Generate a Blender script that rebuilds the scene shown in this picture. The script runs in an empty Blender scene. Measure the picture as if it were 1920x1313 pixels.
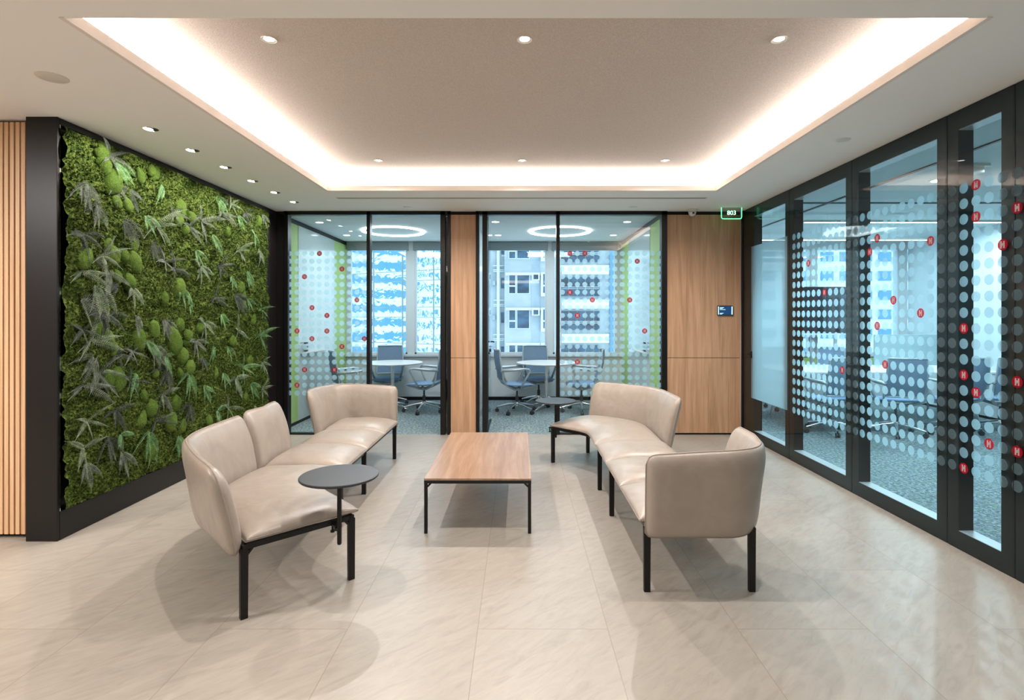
import bpy, bmesh, math, random
import numpy as np
from mathutils import Vector, Matrix
R = math.radians
PI = math.pi
random.seed(7)
rng = np.random.default_rng(7)
C = bpy.context.scene.collection
SC = bpy.context.scene

# ------------------------------------------------------------------ camera, world, exposure
F, VX, VY, EYE = 1010.0, 973.0, 593.0, 1.48
cam = bpy.data.cameras.new('camera'); cam_o = bpy.data.objects.new('camera', cam); C.objects.link(cam_o)
cam.sensor_fit = 'HORIZONTAL'; cam.sensor_width = 36; cam.lens = F/1920*36
cam.shift_x = (960-VX)/1920; cam.shift_y = -(656.5-VY)/1920
cam.clip_start = .05; cam.clip_end = 500
cam_o.location = (0, 0, EYE); cam_o.rotation_euler = (PI/2, 0, 0)
SC.camera = cam_o
w = bpy.data.worlds.new('sky'); SC.world = w; w.use_nodes = True
w.node_tree.nodes['Background'].inputs[0].default_value = (.66, .86, 1.0, 1)
w.node_tree.nodes['Background'].inputs[1].default_value = 1.6
SC.view_settings.view_transform = 'Standard'; SC.view_settings.look = 'None'
SC.view_settings.gamma = 1; SC.view_settings.use_curve_mapping = False
SC.view_settings.exposure = 0.78
SC.cycles.transparent_max_bounces = 16
SC.cycles.max_bounces = 8
SC.cycles.sample_clamp_indirect = 6

WARM = (1.0, .95, .91); COOL = (.76, .93, 1.0); COVE = (1.0, .94, .91)
def area(name, loc, size, energy, color, rot=(0, 0, 0), spread=180):
    l = bpy.data.lights.new(name, 'AREA'); l.shape = 'RECTANGLE'; l.size, l.size_y = size
    l.energy = energy; l.color = color; l.spread = R(spread)
    o = bpy.data.objects.new(name, l); C.objects.link(o); o.location = loc; o.rotation_euler = rot
    return o
def spot(name, loc, energy, color, angle=110, blend=.4, radius=.02, rot=(0, 0, 0), parent=None):
    l = bpy.data.lights.new(name, 'SPOT'); l.energy = energy; l.color = color
    l.spot_size = R(angle); l.spot_blend = blend; l.shadow_soft_size = radius
    o = bpy.data.objects.new(name, l); C.objects.link(o); o.location = loc; o.rotation_euler = rot
    o.parent = parent
    return o
H = 2.79
CX0, CX1, CY0, CY1 = -2.0, 2.06, 2.367, 5.606          # ceiling recess opening
GAP = .16; HR = 2.955
# LED strips lying on the ledge of the recess, on three sides
area('cove_strip_light', (CX0-.08, (CY0+CY1)/2, 2.86), (.03, CY1-CY0+.2), 84, COVE, (PI, 0, 0))
area('cove_strip_light', (CX1+.08, (CY0+CY1)/2, 2.86), (.03, CY1-CY0+.2), 84, COVE, (PI, 0, 0))
area('cove_strip_light', ((CX0+CX1)/2, CY1+.08, 2.86), (CX1-CX0+.2, .03), 82, COVE, (PI, 0, 0))
# area fill lights added out of view, hall downlights, and ceiling lighting of the offices
area('hall_fill_light', (-1.0, -1.2, 2.77), (5.0, 1.6), 62, WARM)  # unseen fill from the camera side, added to lift the near surfaces
for _x in (-3.2, -1.33, .03, 1.385):
    for _y in (.7, -1.5): spot('hall_downlight', (_x, _y, 2.77), 6, WARM, 125, .35, .02)
area('hall_fill_light', (-4.6, 1.2, 2.77), (1.5, 1.5), 125, WARM)  # added fill out of view, brightens the oak slats and left floor
area('office_ceiling_light', (-1.93, 8.1, 2.74), (.9, .9), 20, COOL)
area('office_ceiling_light', (.63, 8.1, 2.74), (.9, .9), 20, COOL)
area('boardroom_ceiling_light', (4.9, 7.6, 2.74), (3.2, .25), 80, COOL)
area('boardroom_ceiling_light', (4.6, 3.6, 2.74), (1.2, 2.6), 42, COOL)

# ------------------------------------------------------------------ materials
def lin(c):
    return c/12.92 if c <= .04045 else ((c+.055)/1.055)**2.4
def col(h):
    h = h.lstrip('#'); return tuple(lin(int(h[i:i+2], 16)/255) for i in (0, 2, 4)) + (1,)
class NT:
    def __init__(s, name):
        s.m = bpy.data.materials.new(name); s.m.use_nodes = True; s.t = s.m.node_tree
        s.b = s.t.nodes.get('Principled BSDF'); s.out = s.t.nodes.get('Material Output')
    def n(s, typ, **kw):
        nd = s.t.nodes.new(typ)
        for k, v in kw.items():
            if k.startswith('i_'):
                key = k[2:]; key = int(key) if key.isdigit() else key.replace('_', ' ')
                nd.inputs[key].default_value = v
            else: setattr(nd, k, v)
        return nd
    def l(s, a, b): s.t.links.new(a, b)
    def coords(s, scale=(1, 1, 1), rot=(0, 0, 0), loc=(0, 0, 0), obj=False):
        g = s.n('ShaderNodeTexCoord'); mp = s.n('ShaderNodeMapping')
        mp.inputs['Scale'].default_value = scale; mp.inputs['Rotation'].default_value = rot; mp.inputs['Location'].default_value = loc
        if obj: s.l(g.outputs['Object'], mp.inputs[0])
        else:
            ge = s.n('ShaderNodeNewGeometry'); s.l(ge.outputs['Position'], mp.inputs[0])
        return mp.outputs[0]
    def ramp(s, fac, stops):
        r = s.n('ShaderNodeValToRGB'); e = r.color_ramp.elements
        while len(e) < len(stops): e.new(.5)
        for i, (p, c) in enumerate(stops): e[i].position = p; e[i].color = c
        s.l(fac, r.inputs[0]); return r.outputs[0]
    def bump(s, height, strength, dist=.01):
        b = s.n('ShaderNodeBump'); b.inputs['Strength'].default_value = strength; b.inputs['Distance'].default_value = dist
        s.l(height, b.inputs['Height']); s.l(b.outputs[0], s.b.inputs['Normal'])
def plain(name, c, rough=.5, metal=0, spec=.5, emit=None, es=0):
    q = NT(name); q.b.inputs['Base Color'].default_value = c if len(c) == 4 else (*c, 1)
    q.b.inputs['Roughness'].default_value = rough; q.b.inputs['Metallic'].default_value = metal
    q.b.inputs['Specular IOR Level'].default_value = spec
    if emit: q.b.inputs['Emission Color'].default_value = (*emit, 1); q.b.inputs['Emission Strength'].default_value = es
    return q.m
def mottled(name, c1, c2, scale, rough=.6, bs=.0, stretch=(1, 1, 1), detail=4, lo=.35, hi=.65, obj=False, spec=.5):
    q = NT(name); co = q.coords(stretch, obj=obj)
    nz = q.n('ShaderNodeTexNoise'); nz.inputs['Scale'].default_value = scale; nz.inputs['Detail'].default_value = detail
    q.l(co, nz.inputs[0]); q.l(q.ramp(nz.outputs[0], [(lo, c1), (hi, c2)]), q.b.inputs['Base Color'])
    q.b.inputs['Roughness'].default_value = rough; q.b.inputs['Specular IOR Level'].default_value = spec
    if bs: q.bump(nz.outputs[0], bs)
    return q.m
def wood(name, c1, c2, c3, axis='z', rough=.42, sc=1.0):
    q = NT(name)
    st = {'z': (14*sc, 14*sc, .7), 'y': (14*sc, .8, 14*sc)}[axis]
    co = q.coords(st)
    n1 = q.n('ShaderNodeTexNoise', i_Scale=1.6, i_Detail=6.0, i_Distortion=.6); q.l(co, n1.inputs[0])
    co2 = q.coords(tuple(v*(7 if v > 1 else 3) for v in st))
    n2 = q.n('ShaderNodeTexNoise', i_Scale=2.0, i_Detail=4.0); q.l(co2, n2.inputs[0])
    a = q.ramp(n1.outputs[0], [(.3, c1), (.52, c2), (.72, c3)])
    b = q.ramp(n2.outputs[0], [(.35, (.72, .72, .72, 1)), (.6, (1, 1, 1, 1))])
    mx = q.n('ShaderNodeMix', data_type='RGBA', blend_type='MULTIPLY'); mx.inputs[0].default_value = .55
    q.l(a, mx.inputs[6]); q.l(b, mx.inputs[7]); q.l(mx.outputs[2], q.b.inputs['Base Color'])
    q.b.inputs['Roughness'].default_value = rough; q.bump(n2.outputs[0], .08, .002)
    return q.m
def floor_mat():
    q = NT('stone_tiles')
    ge = q.n('ShaderNodeNewGeometry'); sp = q.n('ShaderNodeSeparateXYZ'); q.l(ge.outputs['Position'], sp.inputs[0])
    def M(op, a, b=None, c=None):
        nd = q.n('ShaderNodeMath', operation=op)
        for i, v in enumerate((a, b, c)):
            if v is None: continue
            if isinstance(v, (int, float)): nd.inputs[i].default_value = v
            else: q.l(v, nd.inputs[i])
        return nd.outputs[0]
    tx = M('DIVIDE', M('ADD', sp.outputs[0], 100*.615+.195), .615)
    ix = M('FLOOR', tx); fx = M('FRACT', tx)
    par = M('MODULO', ix, 2)
    ty = M('ADD', M('DIVIDE', M('ADD', sp.outputs[1], 100*1.186-2.547), 1.186), M('MULTIPLY', par, .5))
    iy = M('FLOOR', ty); fy = M('FRACT', ty)
    ex = M('MULTIPLY', M('MINIMUM', fx, M('SUBTRACT', 1, fx)), .615)
    ey = M('MULTIPLY', M('MINIMUM', fy, M('SUBTRACT', 1, fy)), 1.186)
    g = M('LESS_THAN', M('MINIMUM', ex, ey), .0018)
    cmb = q.n('ShaderNodeCombineXYZ'); q.l(ix, cmb.inputs[0]); q.l(iy, cmb.inputs[1])
    wn = q.n('ShaderNodeTexWhiteNoise', noise_dimensions='3D'); q.l(cmb.outputs[0], wn.inputs[0])
    # wavy diagonal veining, a different cut of stone in each tile
    off = q.n('ShaderNodeVectorMath', operation='SCALE'); q.l(wn.outputs['Color'], off.inputs[0]); off.inputs['Scale'].default_value = 14
    ad = q.n('ShaderNodeVectorMath', operation='ADD'); q.l(ge.outputs['Position'], ad.inputs[0]); q.l(off.outputs[0], ad.inputs[1])
    mp = q.n('ShaderNodeMapping', vector_type='TEXTURE'); mp.inputs['Rotation'].default_value = (0, 0, R(-48)); mp.inputs['Scale'].default_value = (1/11, 1/2.6, 1); q.l(ad.outputs[0], mp.inputs[0])
    n1 = q.n('ShaderNodeTexNoise', i_Scale=2.2, i_Detail=8.0, i_Distortion=1.0, i_Roughness=.62); q.l(mp.outputs[0], n1.inputs[0])
    n2 = q.n('ShaderNodeTexNoise', i_Scale=1.3, i_Detail=3.0); q.l(ad.outputs[0], n2.inputs[0])
    base = q.ramp(n1.outputs[0], [(.30, col('#928a80')), (.46, col('#9b9389')), (.64, col('#a1998f'))])
    mx = q.n('ShaderNodeMix', data_type='RGBA', blend_type='MULTIPLY'); mx.inputs[0].default_value = .8
    q.l(base, mx.inputs[6]); q.l(q.ramp(n2.outputs[0], [(.3, (.92, .91, .90, 1)), (.7, (1, 1, 1, 1))]), mx.inputs[7])
    tn = q.n('ShaderNodeMix', data_type='RGBA', blend_type='MULTIPLY'); tn.inputs[0].default_value = 1
    q.l(mx.outputs[2], tn.inputs[6]); q.l(q.ramp(wn.outputs[0], [(0, (.95, .945, .94, 1)), (1, (1, 1, 1, 1))]), tn.inputs[7])
    gm = q.n('ShaderNodeMix', data_type='RGBA'); q.l(g, gm.inputs[0]); q.l(tn.outputs[2], gm.inputs[6]); gm.inputs[7].default_value = col('#857a6b')
    q.l(gm.outputs[2], q.b.inputs['Base Color'])
    q.b.inputs['Roughness'].default_value = .36; q.b.inputs['Specular IOR Level'].default_value = .42
    q.bump(n1.outputs[0], .05, .002)
    return q.m
def glass_mat(name, tint=(.97, .99, .99, 1), k=1.0):
    q = NT(name); t = q.t; t.nodes.remove(q.b)
    tr = q.n('ShaderNodeBsdfTransparent'); tr.inputs[0].default_value = tint
    gl = q.n('ShaderNodeBsdfGlossy'); gl.inputs[0].default_value = (1, 1, 1, 1); gl.inputs[1].default_value = .0
    fr = q.n('ShaderNodeFresnel'); 
    ge = q.n('ShaderNodeNewGeometry'); io = q.n('ShaderNodeMapRange'); q.l(ge.outputs['Backfacing'], io.inputs[0]); io.inputs[3].default_value = 1.5; io.inputs[4].default_value = 1/1.5
    q.l(io.outputs[0], fr.inputs[0])
    mu = q.n('ShaderNodeMath', operation='MULTIPLY'); mu.inputs[1].default_value = k; mu.use_clamp = True; q.l(fr.outputs[0], mu.inputs[0])
    mx = q.n('ShaderNodeMixShader'); q.l(mu.outputs[0], mx.inputs[0]); q.l(tr.outputs[0], mx.inputs[1]); q.l(gl.outputs[0], mx.inputs[2])
    q.l(mx.outputs[0], q.out.inputs[0]); return q.m
def film_mat(name, c, alpha, trans=.5):
    q = NT(name); q.t.nodes.remove(q.b)
    tr = q.n('ShaderNodeBsdfTransparent'); tl = q.n('ShaderNodeBsdfTranslucent'); df = q.n('ShaderNodeBsdfDiffuse')
    tl.inputs[0].default_value = c; df.inputs[0].default_value = c
    m1 = q.n('ShaderNodeMixShader'); m1.inputs[0].default_value = trans; q.l(df.outputs[0], m1.inputs[1]); q.l(tl.outputs[0], m1.inputs[2])
    m2 = q.n('ShaderNodeMixShader'); m2.inputs[0].default_value = alpha; q.l(tr.outputs[0], m2.inputs[1]); q.l(m1.outputs[0], m2.inputs[2])
    q.l(m2.outputs[0], q.out.inputs[0]); return q.m
def moss_mat(name, stops, scale):
    q = NT(name); co = q.coords()
    n = q.n('ShaderNodeTexNoise', i_Scale=scale, i_Detail=5.0, i_Roughness=.75); q.l(co, n.inputs[0])
    n2 = q.n('ShaderNodeTexNoise', i_Scale=5.0, i_Detail=3.0); q.l(co, n2.inputs[0])
    mx = q.n('ShaderNodeMix', data_type='RGBA', blend_type='MULTIPLY'); mx.inputs[0].default_value = 1
    q.l(q.ramp(n.outputs[0], stops), mx.inputs[6]); q.l(q.ramp(n2.outputs[0], [(.3, (.55, .62, .5, 1)), (.6, (1, 1, 1, 1))]), mx.inputs[7])
    q.l(mx.outputs[2], q.b.inputs['Base Color'])
    q.b.inputs['Roughness'].default_value = .95; q.b.inputs['Specular IOR Level'].default_value = .1
    q.bump(n.outputs[0], .9, .015); return q.m

M = {}
M['ceiling'] = plain('painted_ceiling', col('#f0ede8'), .85)
M['recess'] = mottled('woven_ceiling_fabric', col('#c2b4a8'), col('#d2c5ba'), 190, .95, .15, detail=3, lo=.4, hi=.6)
M['cove_white'] = plain('cove_white', col('#e6dcd4'), .8)
M['wall'] = plain('painted_wall', col('#cfc7bd'), .8)
M['floor'] = floor_mat()
M['black'] = plain('black_frame', col('#0e0d0d'), .38, spec=.3)
M['black_gloss'] = plain('black_lacquer', col('#121212'), .22)
M['bronze'] = plain('dark_bronze_panel', col('#171413'), .38, spec=.3)
M['oak'] = wood('oak_veneer', col('#a27c5c'), col('#b58d6c'), col('#c19b7b'))
M['table_oak'] = wood('table_oak', col('#85654e'), col('#96775f'), col('#a38770'), 'y', .3)
M['slat'] = wood('slat_oak', col('#c99e74'), col('#d8b089'), col('#e0ba94'), 'z', .5, 2)
M['leather'] = None
M['carpet'] = None
M['glass'] = glass_mat('clear_glass')
M['glass_dark'] = glass_mat('partition_glass', (.91, .965, .975, 1), .32)
M['win_glass'] = glass_mat('window_glass', (.93, .975, .985, 1), 1.0)
M['dot'] = film_mat('white_dot_film', (.58, .77, .85, 1), .68, .93)
M['frost'] = film_mat('frosted_film', (.34, .50, .57, 1), .90, .6)
M['logo_red'] = film_mat('logo_red', col('#b8202e'), .93, .6)
M['logo_white'] = film_mat('logo_white', col('#e8e8e8'), .9, .7)
M['green'] = plain('lime_green_wall', col('#a4bd74'), .6)
M['whiteboard'] = plain('white_glass_board', col('#b9c2c2'), .12)
M['offwhite'] = plain('off_white', col('#c9cdd0'), .6)
M['sill'] = plain('window_sill', col('#c6cbd0'), .45)
M['blind'] = plain('roller_blind_box', col('#7f8b90'), .6)
M['chrome'] = plain('polished_aluminium', (.72, .74, .76, 1), .18, 1)
M['silver'] = plain('silver_plastic', col('#a9b2b8'), .35, .3)
M['darkgrey'] = plain('dark_grey_plastic', col('#2a2d30'), .5)
M['mesh_blue'] = mottled('grey_blue_mesh', col('#64788f'), col('#7d93ab'), 240, .8, .1)
M['seat_blue'] = mottled('blue_seat_fabric', col('#6684a6'), col('#7f9bb8'), 200, .85, .1)
M['white_top'] = plain('white_table_top', col('#d9d8d6'), .3)
M['tablet'] = plain('anthracite_top', col('#23282d'), .5)
M['lamp_w'] = plain('lamp_lens', (1, 1, 1, 1), .4, emit=(1, .95, .9), es=12)
M['lamp_c'] = plain('cool_lamp_lens', (1, 1, 1, 1), .4, emit=(.92, .98, 1), es=5)
M['trimwhite'] = plain('white_metal_ring', col('#d8d2c8'), .4)
M['grille'] = plain('grey_grille', col('#a9a49c'), .6)
M['sign_green'] = plain('lit_green_edge', (.2, .9, .5, 1), .4, emit=(.10, 1, .42), es=1.6)
M['sign_text'] = plain('lit_sign_text', (.6, 1, .8, 1), .4, emit=(.45, 1, .68), es=1.2)
M['sign_body'] = glass_mat('sign_acrylic', (.80, .80, .78, 1), 1.0)
M['screen'] = plain('screen_navy', col('#0b1a33'), .15, emit=(.01, .05, .16), es=.5)
M['screen_lit'] = plain('screen_light', (.6, .85, .9, 1), .3, emit=(.35, .75, .85), es=.9)
M['tv'] = plain('tv_screen', col('#0b1c2a'), .12)
M['concrete'] = mottled('pale_render', col('#a3abb1'), col('#bac0c5'), .5, .85)
M['concrete2'] = mottled('grey_render', col('#9aa6b0'), col('#b2bcc4'), .6, .85)
M['bwin'] = mottled('dark_window', col('#1c3348'), col('#3f6580'), .8, .2, stretch=(1, 1, 2))
M['bframe'] = plain('white_window_frame', col('#e3e9ec'), .6)
M['towerwin'] = plain('blue_tower_window', col('#5d90b0'), .3)
M['plant_dark'] = None
def leather():
    q = NT('taupe_leather'); co = q.coords(obj=True)
    n = q.n('ShaderNodeTexNoise', i_Scale=260.0, i_Detail=3.0); q.l(co, n.inputs[0])
    n2 = q.n('ShaderNodeTexNoise', i_Scale=7.0, i_Detail=3.0, i_Distortion=1.2); q.l(co, n2.inputs[0])
    q.l(q.ramp(n2.outputs[0], [(.3, col('#908479')), (.7, col('#998d82'))]), q.b.inputs['Base Color'])
    b1 = q.n('ShaderNodeBump'); b1.inputs['Strength'].default_value = .12; b1.inputs['Distance'].default_value = .002; q.l(n.outputs[0], b1.inputs['Height'])
    b2 = q.n('ShaderNodeBump'); b2.inputs['Strength'].default_value = .10; b2.inputs['Distance'].default_value = .03; q.l(n2.outputs[0], b2.inputs['Height']); q.l(b1.outputs[0], b2.inputs['Normal'])
    q.l(b2.outputs[0], q.b.inputs['Normal']); q.b.inputs['Roughness'].default_value = .36; q.b.inputs['Specular IOR Level'].default_value = .5
    return q.m
M['leather'] = leather()
M['piping'] = plain('taupe_piping', col('#8f8277'), .5)
def carpet():
    q = NT('office_carpet'); co = q.coords()
    n = q.n('ShaderNodeTexNoise', i_Scale=34.0, i_Detail=5.0, i_Roughness=.85); q.l(co, n.inputs[0])
    n2 = q.n('ShaderNodeTexNoise', i_Scale=9.0, i_Detail=5.0, i_Roughness=.8); q.l(co, n2.inputs[0])
    a = q.ramp(n.outputs[0], [(.40, col('#35434a')), (.5, col('#6c7b81')), (.60, col('#a3b0b4'))])
    g = q.ramp(n2.outputs[0], [(.56, (0, 0, 0, 1)), (.64, (.55, .55, .55, 1))])
    mx = q.n('ShaderNodeMix', data_type='RGBA'); q.l(g, mx.inputs[0]); q.l(a, mx.inputs[6]); mx.inputs[7].default_value = col('#6f9a5c')
    q.l(mx.outputs[2], q.b.inputs['Base Color']); q.b.inputs['Roughness'].default_value = .95
    q.bump(n.outputs[0], .5, .004); return q.m
M['carpet'] = carpet()
M['moss'] = moss_mat('reindeer_moss', [(.34, col('#131b0b')), (.46, col('#394a1e')), (.56, col('#5b6b2c')), (.70, col('#888f4a'))], 60)
M['mound'] = moss_mat('cushion_moss', [(.3, col('#34481a')), (.5, col('#53692a')), (.7, col('#6d823c'))], 120)
def fern(name, c1, c2):
    q = NT(name); co = q.coords()
    n = q.n('ShaderNodeTexNoise', i_Scale=22.0, i_Detail=2.0); q.l(co, n.inputs[0])
    q.l(q.ramp(n.outputs[0], [(.35, col(c1)), (.65, col(c2))]), q.b.inputs['Base Color']); q.b.inputs['Roughness'].default_value = .6
    return q.m
M['fern_green'] = fern('green_fern_leaf', '#33582c', '#648a54')
M['fern_olive'] = fern('olive_fern_leaf', '#4a5a42', '#737f66')
M['fern_grey'] = fern('grey_fern_leaf', '#3c433b', '#646c5d')
M['fern_dark'] = fern('dark_fern_leaf', '#20261f', '#3b443b')

# ------------------------------------------------------------------ mesh helpers
class MB:
    def __init__(s): s.v = []; s.f = []; s.m = []
    def add(s, vs, fs, mi=0):
        o = len(s.v); s.v += [tuple(v) for v in vs]; s.f += [tuple(i+o for i in f) for f in fs]; s.m += [mi]*len(fs); return s
    def box(s, x0, x1, y0, y1, z0, z1, mi=0):
        v = [(x, y, z) for z in (z0, z1) for y in (y0, y1) for x in (x0, x1)]
        return s.add(v, [(0, 2, 3, 1), (4, 5, 7, 6), (0, 1, 5, 4), (2, 6, 7, 3), (0, 4, 6, 2), (1, 3, 7, 5)], mi)
    def obox(s, p, q, wd, ht, up=(0, 0, 1), mi=0, w2=None, h2=None):
        p = Vector(p); q = Vector(q); d = (q-p).normalized(); u = Vector(up)
        if abs(d.dot(u)) > .98: u = Vector((0, 1, 0))
        a = d.cross(u).normalized(); b = a.cross(d).normalized()
        w2 = w2 or wd; h2 = h2 or ht; v = []
        for c, ww, hh in ((p, wd, ht), (q, w2, h2)):
            for sa, sb in ((-1, -1), (1, -1), (1, 1), (-1, 1)): v.append(c + a*sa*ww/2 + b*sb*hh/2)
        return s.add(v, [(0, 1, 2, 3), (7, 6, 5, 4), (0, 4, 5, 1), (1, 5, 6, 2), (2, 6, 7, 3), (3, 7, 4, 0)], mi)
    def tube(s, pts, r, n=8, mi=0, sx=1.0, closed=False):
        pts = [Vector(p) for p in pts]; k = len(pts); rs = r if isinstance(r, (list, tuple)) else [r]*k
        vs = []; prev = None
        for i, p in enumerate(pts):
            if closed: d = (pts[(i+1) % k]-pts[i-1]).normalized()
            else: d = (pts[min(i+1, k-1)]-pts[max(i-1, 0)]).normalized()
            if prev is None:
                a = d.cross(Vector((0, 0, 1)));
                if a.length < .05: a = d.cross(Vector((1, 0, 0)))
            else: a = prev - d*prev.dot(d)
            a.normalize(); prev = a; b = d.cross(a)
            for j in range(n):
                t = 2*PI*j/n; vs.append(p + a*math.cos(t)*rs[i]*sx + b*math.sin(t)*rs[i])
        fs = []
        for i in range(k if closed else k-1):
            i2 = (i+1) % k
            for j in range(n):
                fs.append((i*n+j, i*n+(j+1) % n, i2*n+(j+1) % n, i2*n+j))
        if not closed: fs += [tuple(range(n))[::-1], tuple((k-1)*n+j for j in range(n))]
        return s.add(vs, fs, mi)
    def lathe(s, prof, c=(0, 0, 0), n=32, mi=0):
        vs = []; k = len(prof)
        for r, z in prof:
            for j in range(n):
                t = 2*PI*j/n; vs.append((c[0]+max(r, 1e-4)*math.cos(t), c[1]+max(r, 1e-4)*math.sin(t), c[2]+z))
        fs = [(i*n+j, i*n+(j+1) % n, (i+1)*n+(j+1) % n, (i+1)*n+j) for i in range(k-1) for j in range(n)]
        if prof[0][0] > 1e-3: fs.append(tuple(range(n))[::-1])
        if prof[-1][0] > 1e-3: fs.append(tuple((k-1)*n+j for j in range(n)))
        return s.add(vs, fs, mi)
    def grid(s, fn, nu, nv, mi=0, flip=False):
        vs = [fn(i/nu, j/nv) for i in range(nu+1) for j in range(nv+1)]; fs = []
        for i in range(nu):
            for j in range(nv):
                q = (i*(nv+1)+j, (i+1)*(nv+1)+j, (i+1)*(nv+1)+j+1, i*(nv+1)+j+1); fs.append(q[::-1] if flip else q)
        return s.add(vs, fs, mi)
    def build(s, name, mats, parent=None, smooth=False, bevel=0, angle=None):
        me = bpy.data.meshes.new(name); me.from_pydata(s.v, [], s.f)
        mats = mats if isinstance(mats, (list, tuple)) else [mats]
        for m in mats: me.materials.append(m if not isinstance(m, str) else M[m])
        me.polygons.foreach_set('material_index', s.m)
        bm = bmesh.new(); bm.from_mesh(me)
        bmesh.ops.remove_doubles(bm, verts=bm.verts, dist=1e-5)
        bmesh.ops.recalc_face_normals(bm, faces=bm.faces)
        bm.to_mesh(me); bm.free()
        if smooth:
            me.polygons.foreach_set('use_smooth', [True]*len(me.polygons))
            if angle: me.set_sharp_from_angle(angle=R(angle))
        o = bpy.data.objects.new(name, me); C.objects.link(o); o.parent = parent
        if bevel:
            b = o.modifiers.new('bevel', 'BEVEL'); b.width = bevel; b.segments = 2; b.limit_method = 'ANGLE'; b.angle_limit = R(50)
        return o
def tag(o, label=None, cat=None, group=None, kind=None):
    for k, v in (('label', label), ('category', cat), ('group', group), ('kind', kind)):
        if v: o[k] = v
    return o
def empty(name, loc=(0, 0, 0), rz=0, **kw):
    o = bpy.data.objects.new(name, None); o.empty_display_size = .1; C.objects.link(o)
    o.location = loc; o.rotation_euler = (0, 0, rz); tag(o, **kw); return o
def copy_tree(o, parent=None):
    c = o.copy(); C.objects.link(c); c.parent = parent
    for ch in [x for x in C.objects if x.parent == o and x.type == 'MESH']: copy_tree(ch, c)
    return c
def npmesh(name, verts, faces, mat, parent=None, smooth=True):
    me = bpy.data.meshes.new(name); nf, k = faces.shape
    me.vertices.add(len(verts)); me.vertices.foreach_set('co', verts.astype(np.float32).ravel())
    me.loops.add(nf*k); me.loops.foreach_set('vertex_index', faces.astype(np.int32).ravel())
    me.polygons.add(nf); me.polygons.foreach_set('loop_start', np.arange(0, nf*k, k, dtype=np.int32))
    me.update(calc_edges=True); me.materials.append(mat)
    if smooth: me.polygons.foreach_set('use_smooth', [True]*nf)
    o = bpy.data.objects.new(name, me); C.objects.link(o); o.parent = parent; return o
def text_mesh(name, body, size, mat, M4, parent, ext=.002):
    cu = bpy.data.curves.new('t', 'FONT'); cu.body = body; cu.size = size; cu.extrude = ext; cu.align_x = 'CENTER'; cu.align_y = 'CENTER'; cu.offset = 0
    t = bpy.data.objects.new('t', cu); C.objects.link(t); bpy.context.view_layer.update()
    me = bpy.data.meshes.new_from_object(t.evaluated_get(bpy.context.evaluated_depsgraph_get()))
    bpy.data.objects.remove(t); me.transform(M4); me.materials.clear(); me.materials.append(mat)
    o = bpy.data.objects.new(name, me); C.objects.link(o); o.parent = parent; return o
def struct(name, mb, mats, **kw):
    o = mb.build(name, mats, **kw); o['kind'] = 'structure'; return o

# ------------------------------------------------------------------ shell of the lounge
XL, XR, YB = -3.03, 2.78, 6.73
f = MB(); f.box(-8, XR+.12, -4, YB+.02, -.1, 0); struct('floor', f, 'floor')
f = MB(); f.box(-3.2, 1.84, YB+.02, 9.7, -.1, 0); f.box(1.84, XR+.12, YB+.02, 9.7, -.1, 0); f.box(XR+.12, 7.3, -1.2, 9.7, -.1, 0)
struct('floor_office', f, 'carpet')
c = MB(); T = .045
c.box(-8, CX0, -4, YB+.1, H, H+T); c.box(CX1, XR+.12, -4, YB+.1, H, H+T)
c.box(CX0, CX1, -4, CY0, H, H+T); c.box(CX0, CX1, CY1, YB+.1, H, H+T)
struct('ceiling', c, 'ceiling')
c = MB(); x0, x1, y0, y1 = CX0-GAP, CX1+GAP, CY0-GAP, CY1+GAP
c.box(x0-.05, x1+.05, y0-.05, y1+.05, HR, HR+.05, 0)
for b in ((x0-.05, x0, y0, y1), (x1, x1+.05, y0, y1), (x0-.05, x1+.05, y0-.05, y0), (x0-.05, x1+.05, y1, y1+.05)): c.box(*b, H+T, HR, 1)
struct('ceiling_recess', c, ['recess', 'cove_white'])
c = MB(); e = .012                                                  # slim bright edge bead round the opening
for b in ((CX0-e, CX0+e, CY0-e, CY1+e), (CX1-e, CX1+e, CY0-e, CY1+e), (CX0, CX1, CY1-e, CY1+e)): c.box(*b, H-.006, H+T+.004)
struct('trim_recess', c, 'cove_white')
c = MB(); c.box(-3.2, 7.3, YB+.1, 9.7, H, H+.05); c.box(XR+.12, 7.3, -1.2, YB+.1, H, H+.05); struct('ceiling_office', c, plain('office_ceiling', col('#c3ccce'), .8))
m = MB(); m.box(-8.1, XR+.2, -4.1, -4, 0, H); struct('wall_rear', m, 'wall')
m = MB(); m.box(-8.1, -8, -4, 3.9, 0, H); struct('wall_far_left', m, 'wall')
m = MB(); m.box(XR, XR+.12, -4, -.67, 0, H); struct('wall_right', m, 'wall')

# left: slatted timber wall, bronze column, moss wall
wl = empty('slatted_timber_wall', (-5.6, 3.6, 0), label='vertical oak slat wall left of the black column', cat='wall panelling')
m = MB(); m.box(-2.4, 2.363, .03, .08, 0, H); m.build('backing', 'black', wl)
m = MB(); x = 2.355
while x > -2.35: m.box(x-.026, x, -.02, .03, .03, H-.02); x -= .0375
m.build('slat', 'slat', wl)
m = MB(); m.box(-8, -3.237, 3.68, 3.8, 0, H); struct('wall_left_front', m, 'wall')
m = MB(); m.box(-3.237, XL, 3.534, 3.553, 0, H); m.box(-3.237, XL-.052, 3.553, 3.8, 0, H); m.build('black_column', 'bronze', bevel=.003)
tag(C.objects['black_column'], 'black metal clad column at the near end of the moss wall', 'column')
m = MB(); m.box(-3.24, XL-.09, 3.8, YB+.1, 0, H); struct('wall_left', m, 'black')

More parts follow.
